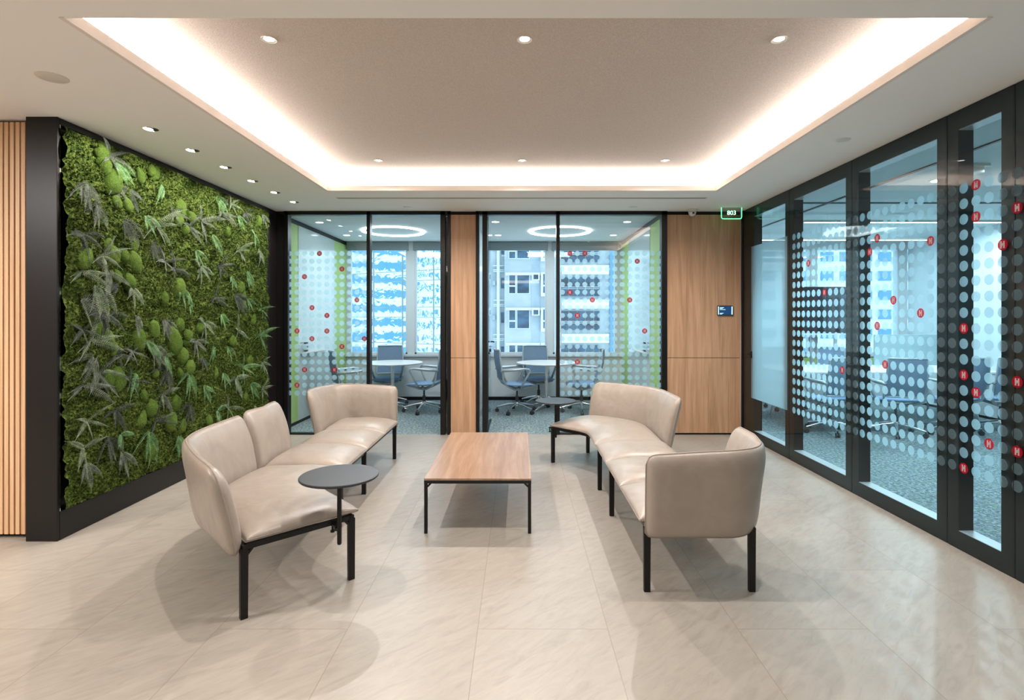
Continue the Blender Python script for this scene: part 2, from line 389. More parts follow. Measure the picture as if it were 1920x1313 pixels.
MY0, MY1, MZ0, MZ1 = 3.555, 6.44, .20, 2.735
mw = empty('moss_wall', (XL-.05, (MY0+MY1)/2, 0), label='black framed living wall of moss and preserved ferns on the left', cat='moss wall')
def WP(y, z, n=0): return (n, y-(MY0+MY1)/2, z)                 # local coordinates of a point on the moss wall
m = MB(); yo = (MY0+MY1)/2
m.box(0, .05, MY0-yo, YB-yo, 0, .19); m.box(0, .05, MY0-yo, YB-yo, 2.745, H-.002); m.box(0, .05, MY1+.01-yo, YB-.002-yo, .19, 2.745)
m.build('frame', 'bronze', mw, bevel=.002)
m = MB(); m.box(.012, .05, MY0-yo, MY0+.006-yo, .19, 2.745); m.build('edge_trim', 'chrome', mw)
def vnoise(nu, nv, cell):
    gu, gv = int(nu/cell)+3, int(nv/cell)+3; g = rng.random((gu, gv))
    u = np.arange(nu)/cell; v = np.arange(nv)/cell; iu = u.astype(int); iv = v.astype(int)
    fu = (u-iu); fv = (v-iv); fu = fu*fu*(3-2*fu); fv = fv*fv*(3-2*fv)
    a = g[iu][:, iv]; b = g[iu+1][:, iv]; c_ = g[iu][:, iv+1]; d = g[iu+1][:, iv+1]
    return (a*(1-fu[:, None])+b*fu[:, None])*(1-fv[None]) + (c_*(1-fu[:, None])+d*fu[:, None])*fv[None]
NU, NV = 380, 340
hgt = .030*vnoise(NU, NV, 34) + .030*vnoise(NU, NV, 13) + .030*vnoise(NU, NV, 5) + .022*vnoise(NU, NV, 2.4) + .006*rng.random((NU, NV))
hgt = .022 + hgt*.85
yy = np.linspace(MY0+.008, MY1, NU); zz = np.linspace(MZ0, MZ1, NV)
Y_, Z_ = np.meshgrid(yy, zz, indexing='ij')
vv = np.stack([hgt, Y_-yo, Z_], -1).reshape(-1, 3)
i, j = np.meshgrid(np.arange(NU-1), np.arange(NV-1), indexing='ij'); a = (i*NV+j).ravel()
ff = np.stack([a, a+NV, a+NV+1, a+1], 1)
bed = npmesh('moss_bed', vv, ff, M['moss'], mw); bed['kind'] = 'stuff'
N = 60000
py = rng.uniform(MY0+.02, MY1-.01, N); pz = rng.uniform(MZ0+.005, MZ1-.005, N)
hi = hgt[np.clip(((py-MY0)/(MY1-MY0)*NU).astype(int), 0, NU-1), np.clip(((pz-MZ0)/(MZ1-MZ0)*NV).astype(int), 0, NV-1)]
cen = np.stack([hi+rng.uniform(-.002, .010, N), py-yo, pz], -1)
d1 = rng.normal(size=(N, 3)); d1 /= np.linalg.norm(d1, axis=1)[:, None]
d2 = np.cross(d1, rng.normal(size=(N, 3))); d2 /= np.linalg.norm(d2, axis=1)[:, None]
s1 = rng.uniform(.006, .014, N)[:, None]; s2 = s1*.5
q = np.stack([cen-d1*s1, cen+d2*s2, cen+d1*s1, cen-d2*s2], 1).reshape(-1, 3)
tf = npmesh('moss_tufts', q, np.arange(4*N).reshape(N, 4), M['moss'], mw, False); tf['kind'] = 'stuff'
def wall_at(px, py_):
    D = -XL*F/(VX-px); return D, EYE-(py_-VY)*D/F
def surf(y, z):
    a_ = min(max(int((y-MY0)/(MY1-MY0)*NU), 0), NU-1); b_ = min(max(int((z-MZ0)/(MZ1-MZ0)*NV), 0), NV-1); return hgt[a_, b_]
# mounds
protos = []
for k in range(5):
    bm = bmesh.new(); bmesh.ops.create_icosphere(bm, subdivisions=4, radius=1)
    sd = random.random()*50
    from mathutils import noise as mn
    for v in bm.verts:
        p = v.co.copy(); n_ = .16*mn.noise(p*1.3+Vector((sd, 0, 0))) + .05*mn.noise(p*6+Vector((0, sd, 0))) + .035*mn.noise(p*17)
        v.co = p*(1+n_)
    me = bpy.data.meshes.new('moss_mound'); bm.to_mesh(me); bm.free(); me.materials.append(M['mound'])
    me.polygons.foreach_set('use_smooth', [True]*len(me.polygons)); protos.append(me)
mounds = [(205, 342, .075), (190, 312, .05), (183, 285, .05), (245, 492, .055), (205, 480, .06), (197, 462, .04), (228, 480, .035), (217, 520, .05),
          (247, 458, .05), (330, 540, .06), (318, 640, .075), (335, 668, .06), (347, 690, .045), (250, 640, .05), (190, 640, .06), (213, 712, .055), (190, 712, .045),
          (276, 766, .05), (313, 792, .055), (337, 800, .045), (258, 788, .05), (262, 742, .035), (328, 757, .05), (445, 540, .05), (452, 572, .045), (449, 552, .05),
          (335, 392, .055), (352, 408, .045), (330, 412, .04), (283, 325, .045), (275, 320, .04), (337, 432, .04), (175, 615, .05), (168, 605, .04), (280, 620, .05),
          (253, 632, .045), (345, 640, .04), (345, 630, .04), (330, 700, .035), (480, 415, .045), (391, 812, .05), (386, 790, .04), (465, 676, .04), (370, 615, .04),
          (210, 380, .04), (233, 385, .035), (183, 300, .04), (255, 330, .04), (150, 485, .05), (235, 530, .04), (420, 435, .035), (455, 745, .04), (270, 850, .05),
          (205, 655, .035), (330, 610, .04), (285, 700, .04), (415, 600, .04), (430, 640, .04), (470, 600, .04), (485, 530, .035), (400, 700, .04), (300, 560, .04)]
for k, (px, py_, s) in enumerate(mounds):
    y, z = wall_at(px, py_); y = min(max(y, MY0+.1), MY1-.08); s *= random.uniform(1.1, 1.35)
    o = bpy.data.objects.new('moss_mound', protos[k % 5]); C.objects.link(o); o.parent = mw
    o.location = WP(y, z, surf(y, z)-.0); o.scale = (s*.75, s*random.uniform(.85, 1.1), s*random.uniform(1.1, 1.5)); o.rotation_euler = (random.uniform(-.5, .5), 0, 0)
# ferns
def fern_mesh(seed, nfr, L0, narrow, droop, spread_, lw):
    rd = random.Random(seed); mb = MB()
    for k in range(nfr):
        L = L0*rd.uniform(.7, 1.15); th = PI/2*rd.choice((-1, -1, 1, -1)) if spread_ < 1 else 0
        th = -PI/2 + rd.uniform(-1, 1)*spread_
        p = Vector((0, 0, 0)); d = Vector((rd.uniform(.25, .65), math.cos(th), math.sin(th))).normalized()
        nst = 21; st = L/nst; side = None; pts = []
        for i_ in range(nst+1):
            pts.append((p.copy(), d.copy())); p = p + d*st
            d = (d + Vector((-.018, 0, -.042*droop))).normalized()
            if p.x < .01: d.x = max(d.x, .02)
        roll = rd.uniform(-.5, .5)
        mb.tube([a_ for a_, _ in pts[::3]], .0016, 4)
        for i_ in range(2, nst+1):
            for sub in (0,):
                pp, dd = pts[i_-1]; pp = pp + dd*st*sub
                t = (i_-1+sub)/nst; wdt = lw*L*(math.sin(PI*min(1, (t+.12)**.8))**.8 if t < .97 else .1)
                nrm = Vector((1, 0, 0)); sd_ = dd.cross(nrm).normalized(); nn = sd_.cross(dd)
                sd_ = (sd_*math.cos(roll)+nn*math.sin(roll))
                for s_ in (-1, 1):
                    ax = (sd_*s_ + dd*.35 - nn*.25).normalized(); tip = pp + ax*wdt + Vector((0, 0, -.12*wdt)); h_ = dd*(st*.40)
                    mid = pp + ax*wdt*.45 + nn*.003
                    mb.add([pp, mid-h_, tip, mid+h_], [(0, 1, 2, 3)])
    me = bpy.data.meshes.new('fern'); me.from_pydata(mb.v, [], mb.f); return me
shapes = [(fern_mesh(s, nf_, L, nr, dr, sp_, lw)) for s, nf_, L, nr, dr, sp_, lw in
          ((1, 3, .27, .36, .8, 1.1, .17), (2, 4, .27, .34, 1.0, 1.5, .15), (3, 5, .25, .33, .7, 2.2, .15), (4, 6, .23, .3, .5, 3.1, .11),
           (5, 5, .24, .32, .5, 3.1, .13), (6, 2, .26, .36, .9, 1.3, .19), (7, 6, .27, .3, .9, 2.6, .11), (8, 3, .24, .36, .9, 1.9, .18))]
fm = {}
def fern_var(k, mt):
    if (k, mt) not in fm:
        me = shapes[k].copy(); me.materials.append(M[mt]); fm[(k, mt)] = me
    return fm[(k, mt)]
ferns = [(205, 305, 'green', 1), (198, 285, 'grey', 3), (158, 345, 'grey', 1), (150, 350, 'grey', 0), (210, 345, 'grey', 0), (180, 385, 'grey', 1), (297, 348, 'green', 5),
         (238, 355, 'dark', 7), (222, 412, 'dark', 1), (265, 405, 'green', 0), (285, 425, 'olive', 6), (320, 400, 'grey', 3), (150, 440, 'dark', 2), (135, 510, 'olive', 4),
         (186, 480, 'olive', 3), (196, 510, 'grey', 2), (168, 535, 'olive', 1), (145, 560, 'grey', 1), (215, 530, 'dark', 5), (240, 540, 'olive', 0), (282, 450, 'dark', 1),
         (300, 490, 'grey', 3), (320, 505, 'dark', 4), (335, 540, 'green', 0), (350, 555, 'green', 5), (345, 425, 'grey', 4), (372, 415, 'grey', 6), (400, 370, 'green', 1),
         (390, 440, 'green', 5), (410, 400, 'grey', 4), (440, 405, 'green', 0), (430, 375, 'olive', 3), (455, 400, 'dark', 2), (473, 440, 'green', 7), (480, 470, 'olive', 0),
         (160, 640, 'olive', 4), (165, 670, 'grey', 1), (175, 700, 'grey', 2), (210, 665, 'dark', 3), (262, 640, 'green', 5), (275, 650, 'grey', 1), (303, 668, 'green', 7),
         (310, 690, 'dark', 1), (248, 700, 'green', 5), (235, 715, 'dark', 3), (145, 725, 'grey', 4), (155, 790, 'olive', 3), (145, 840, 'olive', 4), (150, 870, 'grey', 0),
         (195, 820, 'dark', 1), (215, 815, 'green', 7), (205, 770, 'dark', 2), (220, 850, 'grey', 0), (270, 810, 'green', 1), (275, 840, 'green', 0), (285, 790, 'dark', 4),
         (330, 825, 'green', 0), (345, 700, 'green', 1), (370, 670, 'dark', 0), (360, 640, 'grey', 2), (398, 650, 'green', 5), (425, 650, 'green', 0), (415, 700, 'green', 0),
         (376, 725, 'green', 0), (400, 770, 'green', 7), (420, 765, 'olive', 3), (450, 690, 'green', 6), (435, 710, 'olive', 2), (465, 720, 'green', 0), (470, 760, 'green', 5),
         (440, 620, 'olive', 4), (460, 560, 'green', 0), (485, 580, 'green', 3), (480, 630, 'green', 6), (487, 680, 'olive', 2), (485, 730, 'olive', 3), (455, 510, 'green', 1),
         (425, 520, 'green', 0), (405, 500, 'dark', 3), (430, 555, 'dark', 1), (395, 560, 'dark', 4), (380, 605, 'olive', 2), (410, 590, 'green', 0), (370, 500, 'olive', 2),
         (360, 470, 'green', 0), (445, 470, 'olive', 6), (300, 600, 'grey', 1), (250, 590, 'grey', 5), (120, 620, 'dark', 3), (190, 590, 'dark', 2), (240, 660, 'grey', 3),
         (350, 760, 'dark', 1), (300, 740, 'grey', 2), (485, 395, 'grey', 0), (385, 850, 'green', 0)]
for k, (px, py_, mt, sh) in enumerate(ferns[:100]):
    y, z = wall_at(px, py_); y = min(max(y, MY0+.14), MY1-.06); z = min(max(z, .42), 2.66)
    o = bpy.data.objects.new('fern', fern_var(sh, 'fern_'+mt)); C.objects.link(o); o.parent = mw
    o.location = WP(y, z, surf(y, z)+.01); s = random.uniform(.75, 1.0); o.scale = (s, s*random.choice((-1, 1)), s); o.rotation_euler = (random.uniform(-.5, .5), 0, 0)

# ------------------------------------------------------------------ back partition
K = YB/F
def bx(px): return (px-VX)*K
def bz(py_): return EYE-(py_-VY)*K
m = MB(); m.box(XL-.09, bx(534), YB, YB+.1, 0, H-.002); struct('wall_back_left', m, 'black_gloss')
def clad(name, px0, px1, label):
    e = empty(name, (0, 0, 0), label=label, cat='wall panel')
    x0, x1 = bx(px0), bx(px1)
    for z0, z1 in ((.022, bz(671)-.003), (bz(671)+.003, 2.745)):
        q = MB(); q.box(x0, x1, YB-.012, YB+.01, z0, z1); q.build('panel', 'oak', e, bevel=.001)
    q = MB(); q.box(x0, x1, YB+.01, YB+.1, 0, H-.002); q.box(x0, x1, YB-.002, YB+.01, 0, .02); q.build('backing', 'black', e)
    return e
clad('wood_wall_panel', 845.5, 892.5, 'narrow oak wall panel between the two glass offices')
clad('wood_wall_panel', 1250.5, 1388, 'wide oak wall panel under the green 803 sign')
def dots(mb, cols, rows, pos, r, logos, keep=None, n=20):
    """pos(col,row)->(h,z); mb gets discs in a plane given by emit(h,z)"""
    for a_ in cols:
        for b_ in rows:
            if (a_, b_) in logos: continue
            yield a_, b_
def disc(mb, P, h, z, r, mi=0, n=22, hmin=-1e9, hmax=1e9, depth=0.0):
    pts = []
    for i_ in range(n):
        t = 2*PI*i_/n; pts.append((min(max(h+r*math.cos(t), hmin), hmax), z+r*math.sin(t)))
    if max(p[0] for p in pts)-min(p[0] for p in pts) < .004: return
    mb.add([P(a_, b_, depth) for a_, b_ in pts], [tuple(range(n))], mi)
def logo(mb, P, h, z, r, s=1):
    """red disc with a white stepped H"""
    disc(mb, P, h, z, r, 0)
    def rect(a0, a1, b0, b1):
        mb.add([P(h+s*a*r, z+b*r, .0008) for a, b in ((a0, b0), (a1, b0), (a1, b1), (a0, b1))], [(0, 1, 2, 3)], 1)
    rect(-.42, -.12, -.62, .62); rect(.12, .42, -.62, .62); rect(-.12, .12, -.10, .28)
    mb.add([P(h+s*a*r, z+b*r, .0008) for a, b in ((-.12, -.30), (.12, -.10), (.12, .12), (-.12, -.10))], [(0, 1, 2, 3)], 1)
def front_unit(name, n_, post_px, opening_px, glass_px, col0, ncols, firstcol, logos):
    e = empty(name, (0, 0, 0), kind='structure')
    q = MB()
    for a_, b_ in post_px: q.box(bx(a_), bx(b_), YB-.02, YB+.08, 0, H-.002)
    l = min(a_ for a_, _ in post_px); r = max(b_ for _, b_ in post_px)
    q.box(bx(l), bx(r), YB-.02, YB+.08, 2.745, H-.002)
    q.box(bx(glass_px[0]), bx(glass_px[1]), YB-.01, YB+.07, 0, .018)
    q.build('frame', 'black', e, bevel=.002)
    g = MB(); g.box(bx(glass_px[0]), bx(glass_px[1]), YB+.025, YB+.035, .018, 2.745); g.build('glass_pane', 'glass', e)
    P = lambda h, z, d: (h, YB+.0235-d, z)
    dm = MB(); lm = MB(); r_ = .032; hm, hx = bx(glass_px[0]), bx(glass_px[1])
    for cc in range(firstcol, ncols):
        for rr in range(19):
            h = bx(col0)+cc*.0938; z = 2.266-rr*.0972
            if h < hm-r_ or h > hx+r_: continue
            if (cc, rr) in logos: logo(lm, P, h, z, r_)
            else: disc(dm, P, h, z, r_, hmin=hm, hmax=hx)
    dm.build('dot_film', 'dot', e)
    lm.build('logo_dots', ['logo_red', 'logo_white'], e)
    return e
front_unit('window_1', 1, [(534, 541), (688, 694.5), (826, 835), (839, 845.5)], None, (541, 688), 555.4, 11, -1,
           {(3, 0), (6, 2), (1, 3), (8, 6), (2, 7), (4, 8), (0, 10), (4, 10), (2, 11), (9, 11), (6, 12), (1, 15), (5, 15), (0, 17)})
front_unit('window_2', 2, [(892.5, 898.5), (904.5, 914), (1043, 1049.5), (1240, 1250.5)], None, (1049.5, 1240), 1054.8, 15, 0,
           {(1, 0), (3, 0), (10, 1), (1, 5), (4, 6), (9, 6), (2, 8), (11, 10), (2, 14)})
# floor track and strip of glass between the paired posts, header over the open doorways
m = MB()
for a_, b_ in ((835, 839), (898.5, 904.5)): m.box(bx(a_), bx(b_), YB+.03, YB+.04, 0, 2.745)
struct('window_3', m, 'glass')
def open_door(name, xh, sgn):
    e = empty(name, (xh, YB+.09, 0), kind='structure')
    q = MB(); q.box(-.006, .006, 0, .86, .02, 2.70); q.build('glass_leaf', 'glass_dark', e)
    q = MB(); q.box(-.018, .018, 0, .04, .0, 2.74); q.box(-.014, .014, 0, .86, 0, .02); q.build('leaf_frame', 'black', e)
    q = MB()
    for s_ in (-1, 1):
        q.tube([(s_*.006, .78, 1.12), (s_*.05, .78, 1.12), (s_*.055, .74, 1.12), (s_*.055, .66, 1.12)], .009, 8)
        q.lathe([(.026, 0), (.026, .004)], (s_*.01, .78, 1.05), 12)
    q.box(-.012, .012, .72, .82, .98, 1.02)
    q.build('door_handle', 'black', e, smooth=True, angle=40)
open_door('door_1', bx(837), -1); open_door('door_2', bx(914)-.012, 1)

# ------------------------------------------------------------------ two small offices and the boardroom
YW = 9.5
m = MB(); m.box(-3.2, -3.06, YB+.1, YW, 0, H); struct('wall_office_left', m, 'offwhite')
m = MB(); m.box(-.79, -.60, YB+.1, YW, 0, H); struct('wall_office_middle', m, 'offwhite')
m = MB(); m.box(1.823, 2.9, YB+.1, YB+.2, 0, H); m.box(1.823, 1.95, YB+.1, YW, 0, H); struct('wall_office_right', m, 'offwhite')
for nm, X, s_, lab in (('green_wall_panel', -3.06, 1, 'left glass office'), ('green_wall_panel', 1.823, -1, 'right glass office')):
    for d0, d1, what in ((YB+.1, 7.43, 'nearest the partition glass'), (8.88, YW-.01, 'beside the window')):
        q = MB(); q.box(min(X, X+s_*.012), max(X, X+s_*.012), d0, d1, .04, H-.06); o = q.build(nm, 'green')
        tag(o, 'lime green wall panel in the %s, %s' % (lab, what), 'wall panel')
    q = MB(); q.box(min(X, X+s_*.018), max(X, X+s_*.018), 7.43, 8.88, .04, H-.06); o = q.build('glass_whiteboard', 'whiteboard')
    tag(o, 'tall white glass board on the side wall of the %s' % lab, 'whiteboard')
    q = MB(); q.box(min(X, X+s_*.02), max(X, X+s_*.02), YB+.1, YW, 0, .04); q.box(min(X, X+s_*.02), max(X, X+s_*.02), YB+.1, YW, H-.06, H-.002)
    struct('trim_side', q, 'black')
    # small tray with markers on the board
    t = empty('marker_tray', (X+s_*.018, 7.55, 1.0), label='narrow marker tray with markers on the white board of the %s' % lab, cat='marker tray')
    q = MB(); q.box(min(0, s_*.05), max(0, s_*.05), -.05, .9, -.045, -.035); q.build('tray', 'trimwhite', t)
    for k in range(3):
        q = MB(); q.tube([(s_*.03, .02, -.01+k*.055), (s_*.03, .12, -.01+k*.055)], .012, 8); q.build('marker', 'tablet', t, smooth=True)
def window_wall(x0, x1, openings, n0):
    q = MB(); q.box(x0, x1, YW, YW+.18, 0, .77)
    q.box(x0, x1, YW, YW+.18, 2.66, H)
    ed = [x0]+[v for o in openings for v in o]+[x1]
    for k in range(0, len(ed), 2):
        if ed[k+1]-ed[k] > .002: q.box(ed[k], ed[k+1], YW+.01, YW+.18, .77, 2.66)
    struct('wall_window_side', q, 'offwhite')
    q = MB(); q.box(x0, x1, YW-.05, YW+.1, .77, .81); struct('trim_sill', q, 'sill')
    q = MB(); q.box(x0, x1, YW-.012, YW, 0, .06); struct('baseboard_window', q, 'black')
    for k, (a_, b_) in enumerate(openings):
        e = empty('window_%d' % (n0+k), (0, 0, 0), kind='structure'); q = MB(); t = .03
        q.box(a_, a_+t, YW+.02, YW+.1, .81, 2.66); q.box(b_-t, b_, YW+.02, YW+.1, .81, 2.66); q.box(a_, b_, YW+.02, YW+.1, .81, .84)
        q.build('window_frame', 'sill', e)
        q = MB(); q.box(a_+t, b_-t, YW+.06, YW+.068, .84, 2.66); q.build('glass_pane', 'win_glass', e)
window_wall(-3.06, -.79, [(-3.0, -1.97), (-1.84, -.82)], 4)
window_wall(-.60, 1.823, [(-.54, .49), (.60, 1.72)], 6)
window_wall(1.95, 6.86, [(3.05, 4.05), (4.15, 5.15), (5.25, 6.08), (6.16, 6.72)], 8)
for x0, x1, lab in ((-3.0, -1.97, 'left window of the left office'), (-1.84, -.82, 'right window of the left office'), (-.54, .49, 'left window of the right office'), (.60, 1.72, 'right window of the right office')):
    q = MB(); q.box(x0-.02, x1+.02, YW-.045, YW+.01, 2.637, 2.785); o = q.build('roller_blind', 'blind', bevel=.004)
    tag(o, 'grey rolled up blind box above the %s' % lab, 'blind')
m = MB(); m.box(6.86, 7.0, -1.2, YW, 0, H); struct('wall_boardroom', m, plain('boardroom_wall', col('#cdd6da'), .3))
m = MB(); m.box(2.9, 7.0, -1.3, -1.2, 0, H); struct('wall_boardroom_near', m, 'offwhite')

# ------------------------------------------------------------------ right glass wall
seams = [6.73, 5.56, 4.514, 3.51, 3.03, 2.0, 1.0, 0, -.67]
def right_unit(k, d1, d0, door=False):
    e = empty('door_3' if door else 'window_%d' % (11+k), (0, 0, 0), kind='structure')
    gx = XR+.002; st = .085; q = MB(); g = .003
    lo = d0+g; hi_ = d1-g
    s1 = .33 if door else st
    for xa, xb in ((XR+.012, XR+.108),):
        q.box(xa, xb, lo, lo+st, 0, H-.002); q.box(xa, xb, hi_-s1, hi_, 0, H-.002)
        q.box(xa, xb, lo+st, hi_-s1, 0, .115); q.box(xa, xb, lo+st, hi_-s1, 2.665, H-.002)
    q.build('frame', 'black', e, bevel=.001)
    q = MB(); q.box(XR+.014, XR+.106, lo+st, hi_-s1, .115, .118); q.box(XR+.014, XR+.106, lo+st, hi_-s1, 2.662, 2.665); q.build('sky_glint_strip', 'silver', e)  # pale strips added on the rails to stand in for the sky's reflection
    q = MB(); q.box(gx, gx+.008, lo, hi_, .01, H-.01)
    q.build('glass_pane', 'glass_dark', e)
    q = MB(); q.box(XR+.11, XR+.116, lo+st*.3, hi_-s1*.3, .05, H-.05); q.build('inner_glass_pane', 'glass_dark', e)
    P = lambda h, z, d: (gx-.0012-d, h, z)
    if door:
        q = MB(); q.add([(gx-.0012, lo+.02, .504), (gx-.0012, hi_-.28, .504), (gx-.0012, hi_-.28, 2.31), (gx-.0012, lo+.02, 2.31)], [(0, 1, 2, 3)])
        q.build('frosted_film', 'frost', e)
        q = MB(); q.tube([(XR, hi_-.27, 1.02), (XR-.05, hi_-.27, 1.02), (XR-.055, hi_-.29, 1.02), (XR-.055, hi_-.38, 1.02)], .009, 8); q.box(XR-.012, XR+.002, hi_-.30, hi_-.24, .98, 1.06)
        q.build('door_handle', 'black', e)
        return
    dm = MB(); lm = MB()
    for cc in range(-14, 45):
        h = 4.272-cc*.0904
        if h < lo-.034 or h > hi_+.034 or h > 5.52: continue
        for rr in range(19):
            z = 2.28-rr*.0973
            if (cc, rr) in RL: 
                if lo < h < hi_: logo(lm, P, h, z, .033, -1)
            else: disc(dm, P, h, z, .033, hmin=lo, hmax=hi_)
    dm.build('dot_film', 'dot', e)
    if lm.v: lm.build('logo_dots', ['logo_red', 'logo_white'], e)
RL = set()
for px, py_ in ((1511, 494), (1541, 548), (1573.7, 693.6), (1630.3, 472.6), (1644, 446.5), (1743, 451.7), (1674, 562.7), (1725, 587), (1644, 610.7), (1659.4, 683),
                (1830.8, 346.4), (1830.8, 406.4), (1906, 390.6), (1880, 460), (1831.6, 738), (1855, 834), (1809.5, 617), (1907, 849.5), (1907, 717), (1809, 704.8), (1810, 881)):
    D = XR*F/(px-VX); RL.add((round((4.272-D)/.0904), round((2.28-(EYE-(py_-VY)*D/F))/.0973)))
for k in range(len(seams)-1): right_unit(k, seams[k], seams[k+1], door=(k == 0))
m = MB(); m.box(XR-.004, XR+.016, 6.69, 6.73, 0, H); struct('trim_corner', m, 'black')

# ------------------------------------------------------------------ sofas
def FAC(dl):                                   # radius factor of a softened two-sided bend, dl = degrees from the end
    d = min(dl, 45-dl); raw = (1/math.cos(R(d))-1)/.0824; return 1+.0824*(raw if raw < .5 else .5+.32*(1-math.exp(-(raw-.5)/.32)))
def FB(p, q_):                                 # p: -1..0 bend module, 0..3 straight modules; q_: 0 front, 1 back
    if p >= 0: return (-.6*q_, .57*p)
    dl = -p*45; th = R(180+dl); rr = (1.19+.6*q_)*FAC(dl)
    return (1.19+rr*math.cos(th), rr*math.sin(th))
def cushion(p0, p1, parent):
    mb = MB(); nu, nv = 30, 30
    def ss(t): return .5-.5*math.cos(PI*t)
    def env(t, pw, e_): return max(0, 1-abs(2*t-1)**pw)**e_
    def pos(u, v, top):
        u, v = ss(u), ss(v); g_ = .004
        p = p0+(p1-p0)*(.007+.986*u); q_ = -.035+.985*v
        x, y = FB(p, q_); E = env(u, 4.5, .5)*env(v, 4.5, .5)
        hfront = .62+.38*min(1, v/.35)**.7
        z = .375 + (.012 + .072*E*hfront*(.93+.07*env(u, 2, 1)) if top else -.012*E)
        if top: z += .0035*mn.noise(Vector((x*9, y*9, p0)))*E
        return (x, y, z)
    mb.grid(lambda u, v: pos(u, v, True), nu, nv); mb.grid(lambda u, v: pos(u, v, False), nu, nv)
    # close the rim
    rim = [(i_/nu, 0) for i_ in range(nu)]+[(1, j_/nv) for j_ in range(nv)]+[(1-i_/nu, 1) for i_ in range(nu)]+[(0, 1-j_/nv) for j_ in range(nv)]
    k = len(rim); vs = [pos(*t, True) for t in rim]+[pos(*t, False) for t in rim]
    mb.add(vs, [(i_, (i_+1) % k, k+(i_+1) % k, k+i_) for i_ in range(k)])
    o = mb.build('seat_cushion', 'leather', parent, smooth=True)
    pm = MB(); pm.tube([(a_[0], a_[1], a_[2]-.006) for a_ in [pos(*t, True) for t in rim]], .0028, 6, closed=True)
    pm.build('piping', 'piping', o, smooth=True)
def backrest(path, parent, lean_fn, top_fn, T=.075, rr=(.07, .07), ang=None):
    """path: list of (x,y) along the outer line of the seat, ordered so that outward is to the left of travel"""
    P_ = [Vector(p) for p in path]; S = [0]
    for a_, b_ in zip(P_, P_[1:]): S.append(S[-1]+(b_-a_).length)
    L = S[-1]
    def at(s):
        s = min(max(s, 0), L)
        for i_ in range(len(S)-1):
            if s <= S[i_+1]+1e-9: t = (s-S[i_])/max(S[i_+1]-S[i_], 1e-9); break
        p = P_[i_].lerp(P_[i_+1], t)
        e1 = max(0, s-.02); e2 = min(L, s+.02)
        return p, None
    def pt(s): return at(s)[0]
    def nrm(s):
        d = (pt(min(L, s+.03))-pt(max(0, s-.03))).normalized(); return Vector((-d.y, d.x))
    nu, nv = max(24, int(L/.022)), 26
    def ss(t): return .5-.5*math.cos(PI*t)
    def pos(u, v, side):                       # side +1 outer, -1 inner
        s = L*(.75*u+.25*ss(u)); t = ss(v)*.6+v*.4
        top = top_fn(s/L); bot = .305
        for d, r_ in ((s, rr[0]), (L-s, rr[1])):
            if d < r_: cc = r_-math.sqrt(max(0, r_*r_-(r_-d)**2)); top -= cc; bot += cc*.5
        z = bot+(top-bot)*t
        tt = (z-.305)/(.48)
        n_ = nrm(s); p = pt(s)
        du = min(s, L-s); E = min(1, max(0, 1-(1-min(1, du/.06))**2))**.5 if True else 1
        E *= max(0, 1-abs(2*t-1)**5)**.5
        lean = lean_fn(s/L)*tt**1.25+.018
        th = T*.5*E
        infl = 1.0 if side > 0 else (1.15+.35*math.sin(PI*min(1, max(0, tt))))
        off = lean+side*th*infl
        wr = .004*mn.noise(Vector((s*16, z*3, side*3)))+.003*mn.noise(Vector((s*30, z*11, 5)))
        off += wr*E*(1 if side < 0 else .5)
        return (p.x+n_.x*off, p.y+n_.y*off, z)
    mb = MB(); mb.grid(lambda u, v: pos(u, v, 1), nu, nv); mb.grid(lambda u, v: pos(u, v, -1), nu, nv)
    rim = [(i_/nu, 0) for i_ in range(nu)]+[(1, j_/nv) for j_ in range(nv)]+[(1-i_/nu, 1) for i_ in range(nu)]+[(0, 1-j_/nv) for j_ in range(nv)]
    o = mb.build('backrest', 'leather', parent, smooth=True)
    pm = MB(); pm.tube([tuple(.5*(a_+b_) for a_, b_ in zip(pos(*t, 1), pos(*t, -1))) for t in rim], .0035, 6, closed=True)
    pm.build('piping', 'piping', o, smooth=True)
def fillet(A, B, Cc, r, n=14):
    A, B, Cc = Vector(A), Vector(B), Vector(Cc); u = (A-B).normalized(); v = (Cc-B).normalized()
    a_ = u.angle(v); t = r/math.tan(a_/2); c_ = B+(u+v).normalized()*(r/math.sin(a_/2)); p0 = B+u*t; p1 = B+v*t
    out = []
    for i_ in range(n+1):
        m_ = p0.lerp(p1, i_/n); out.append(c_+(m_-c_).normalized()*r)
    return [A]+out+[Cc]
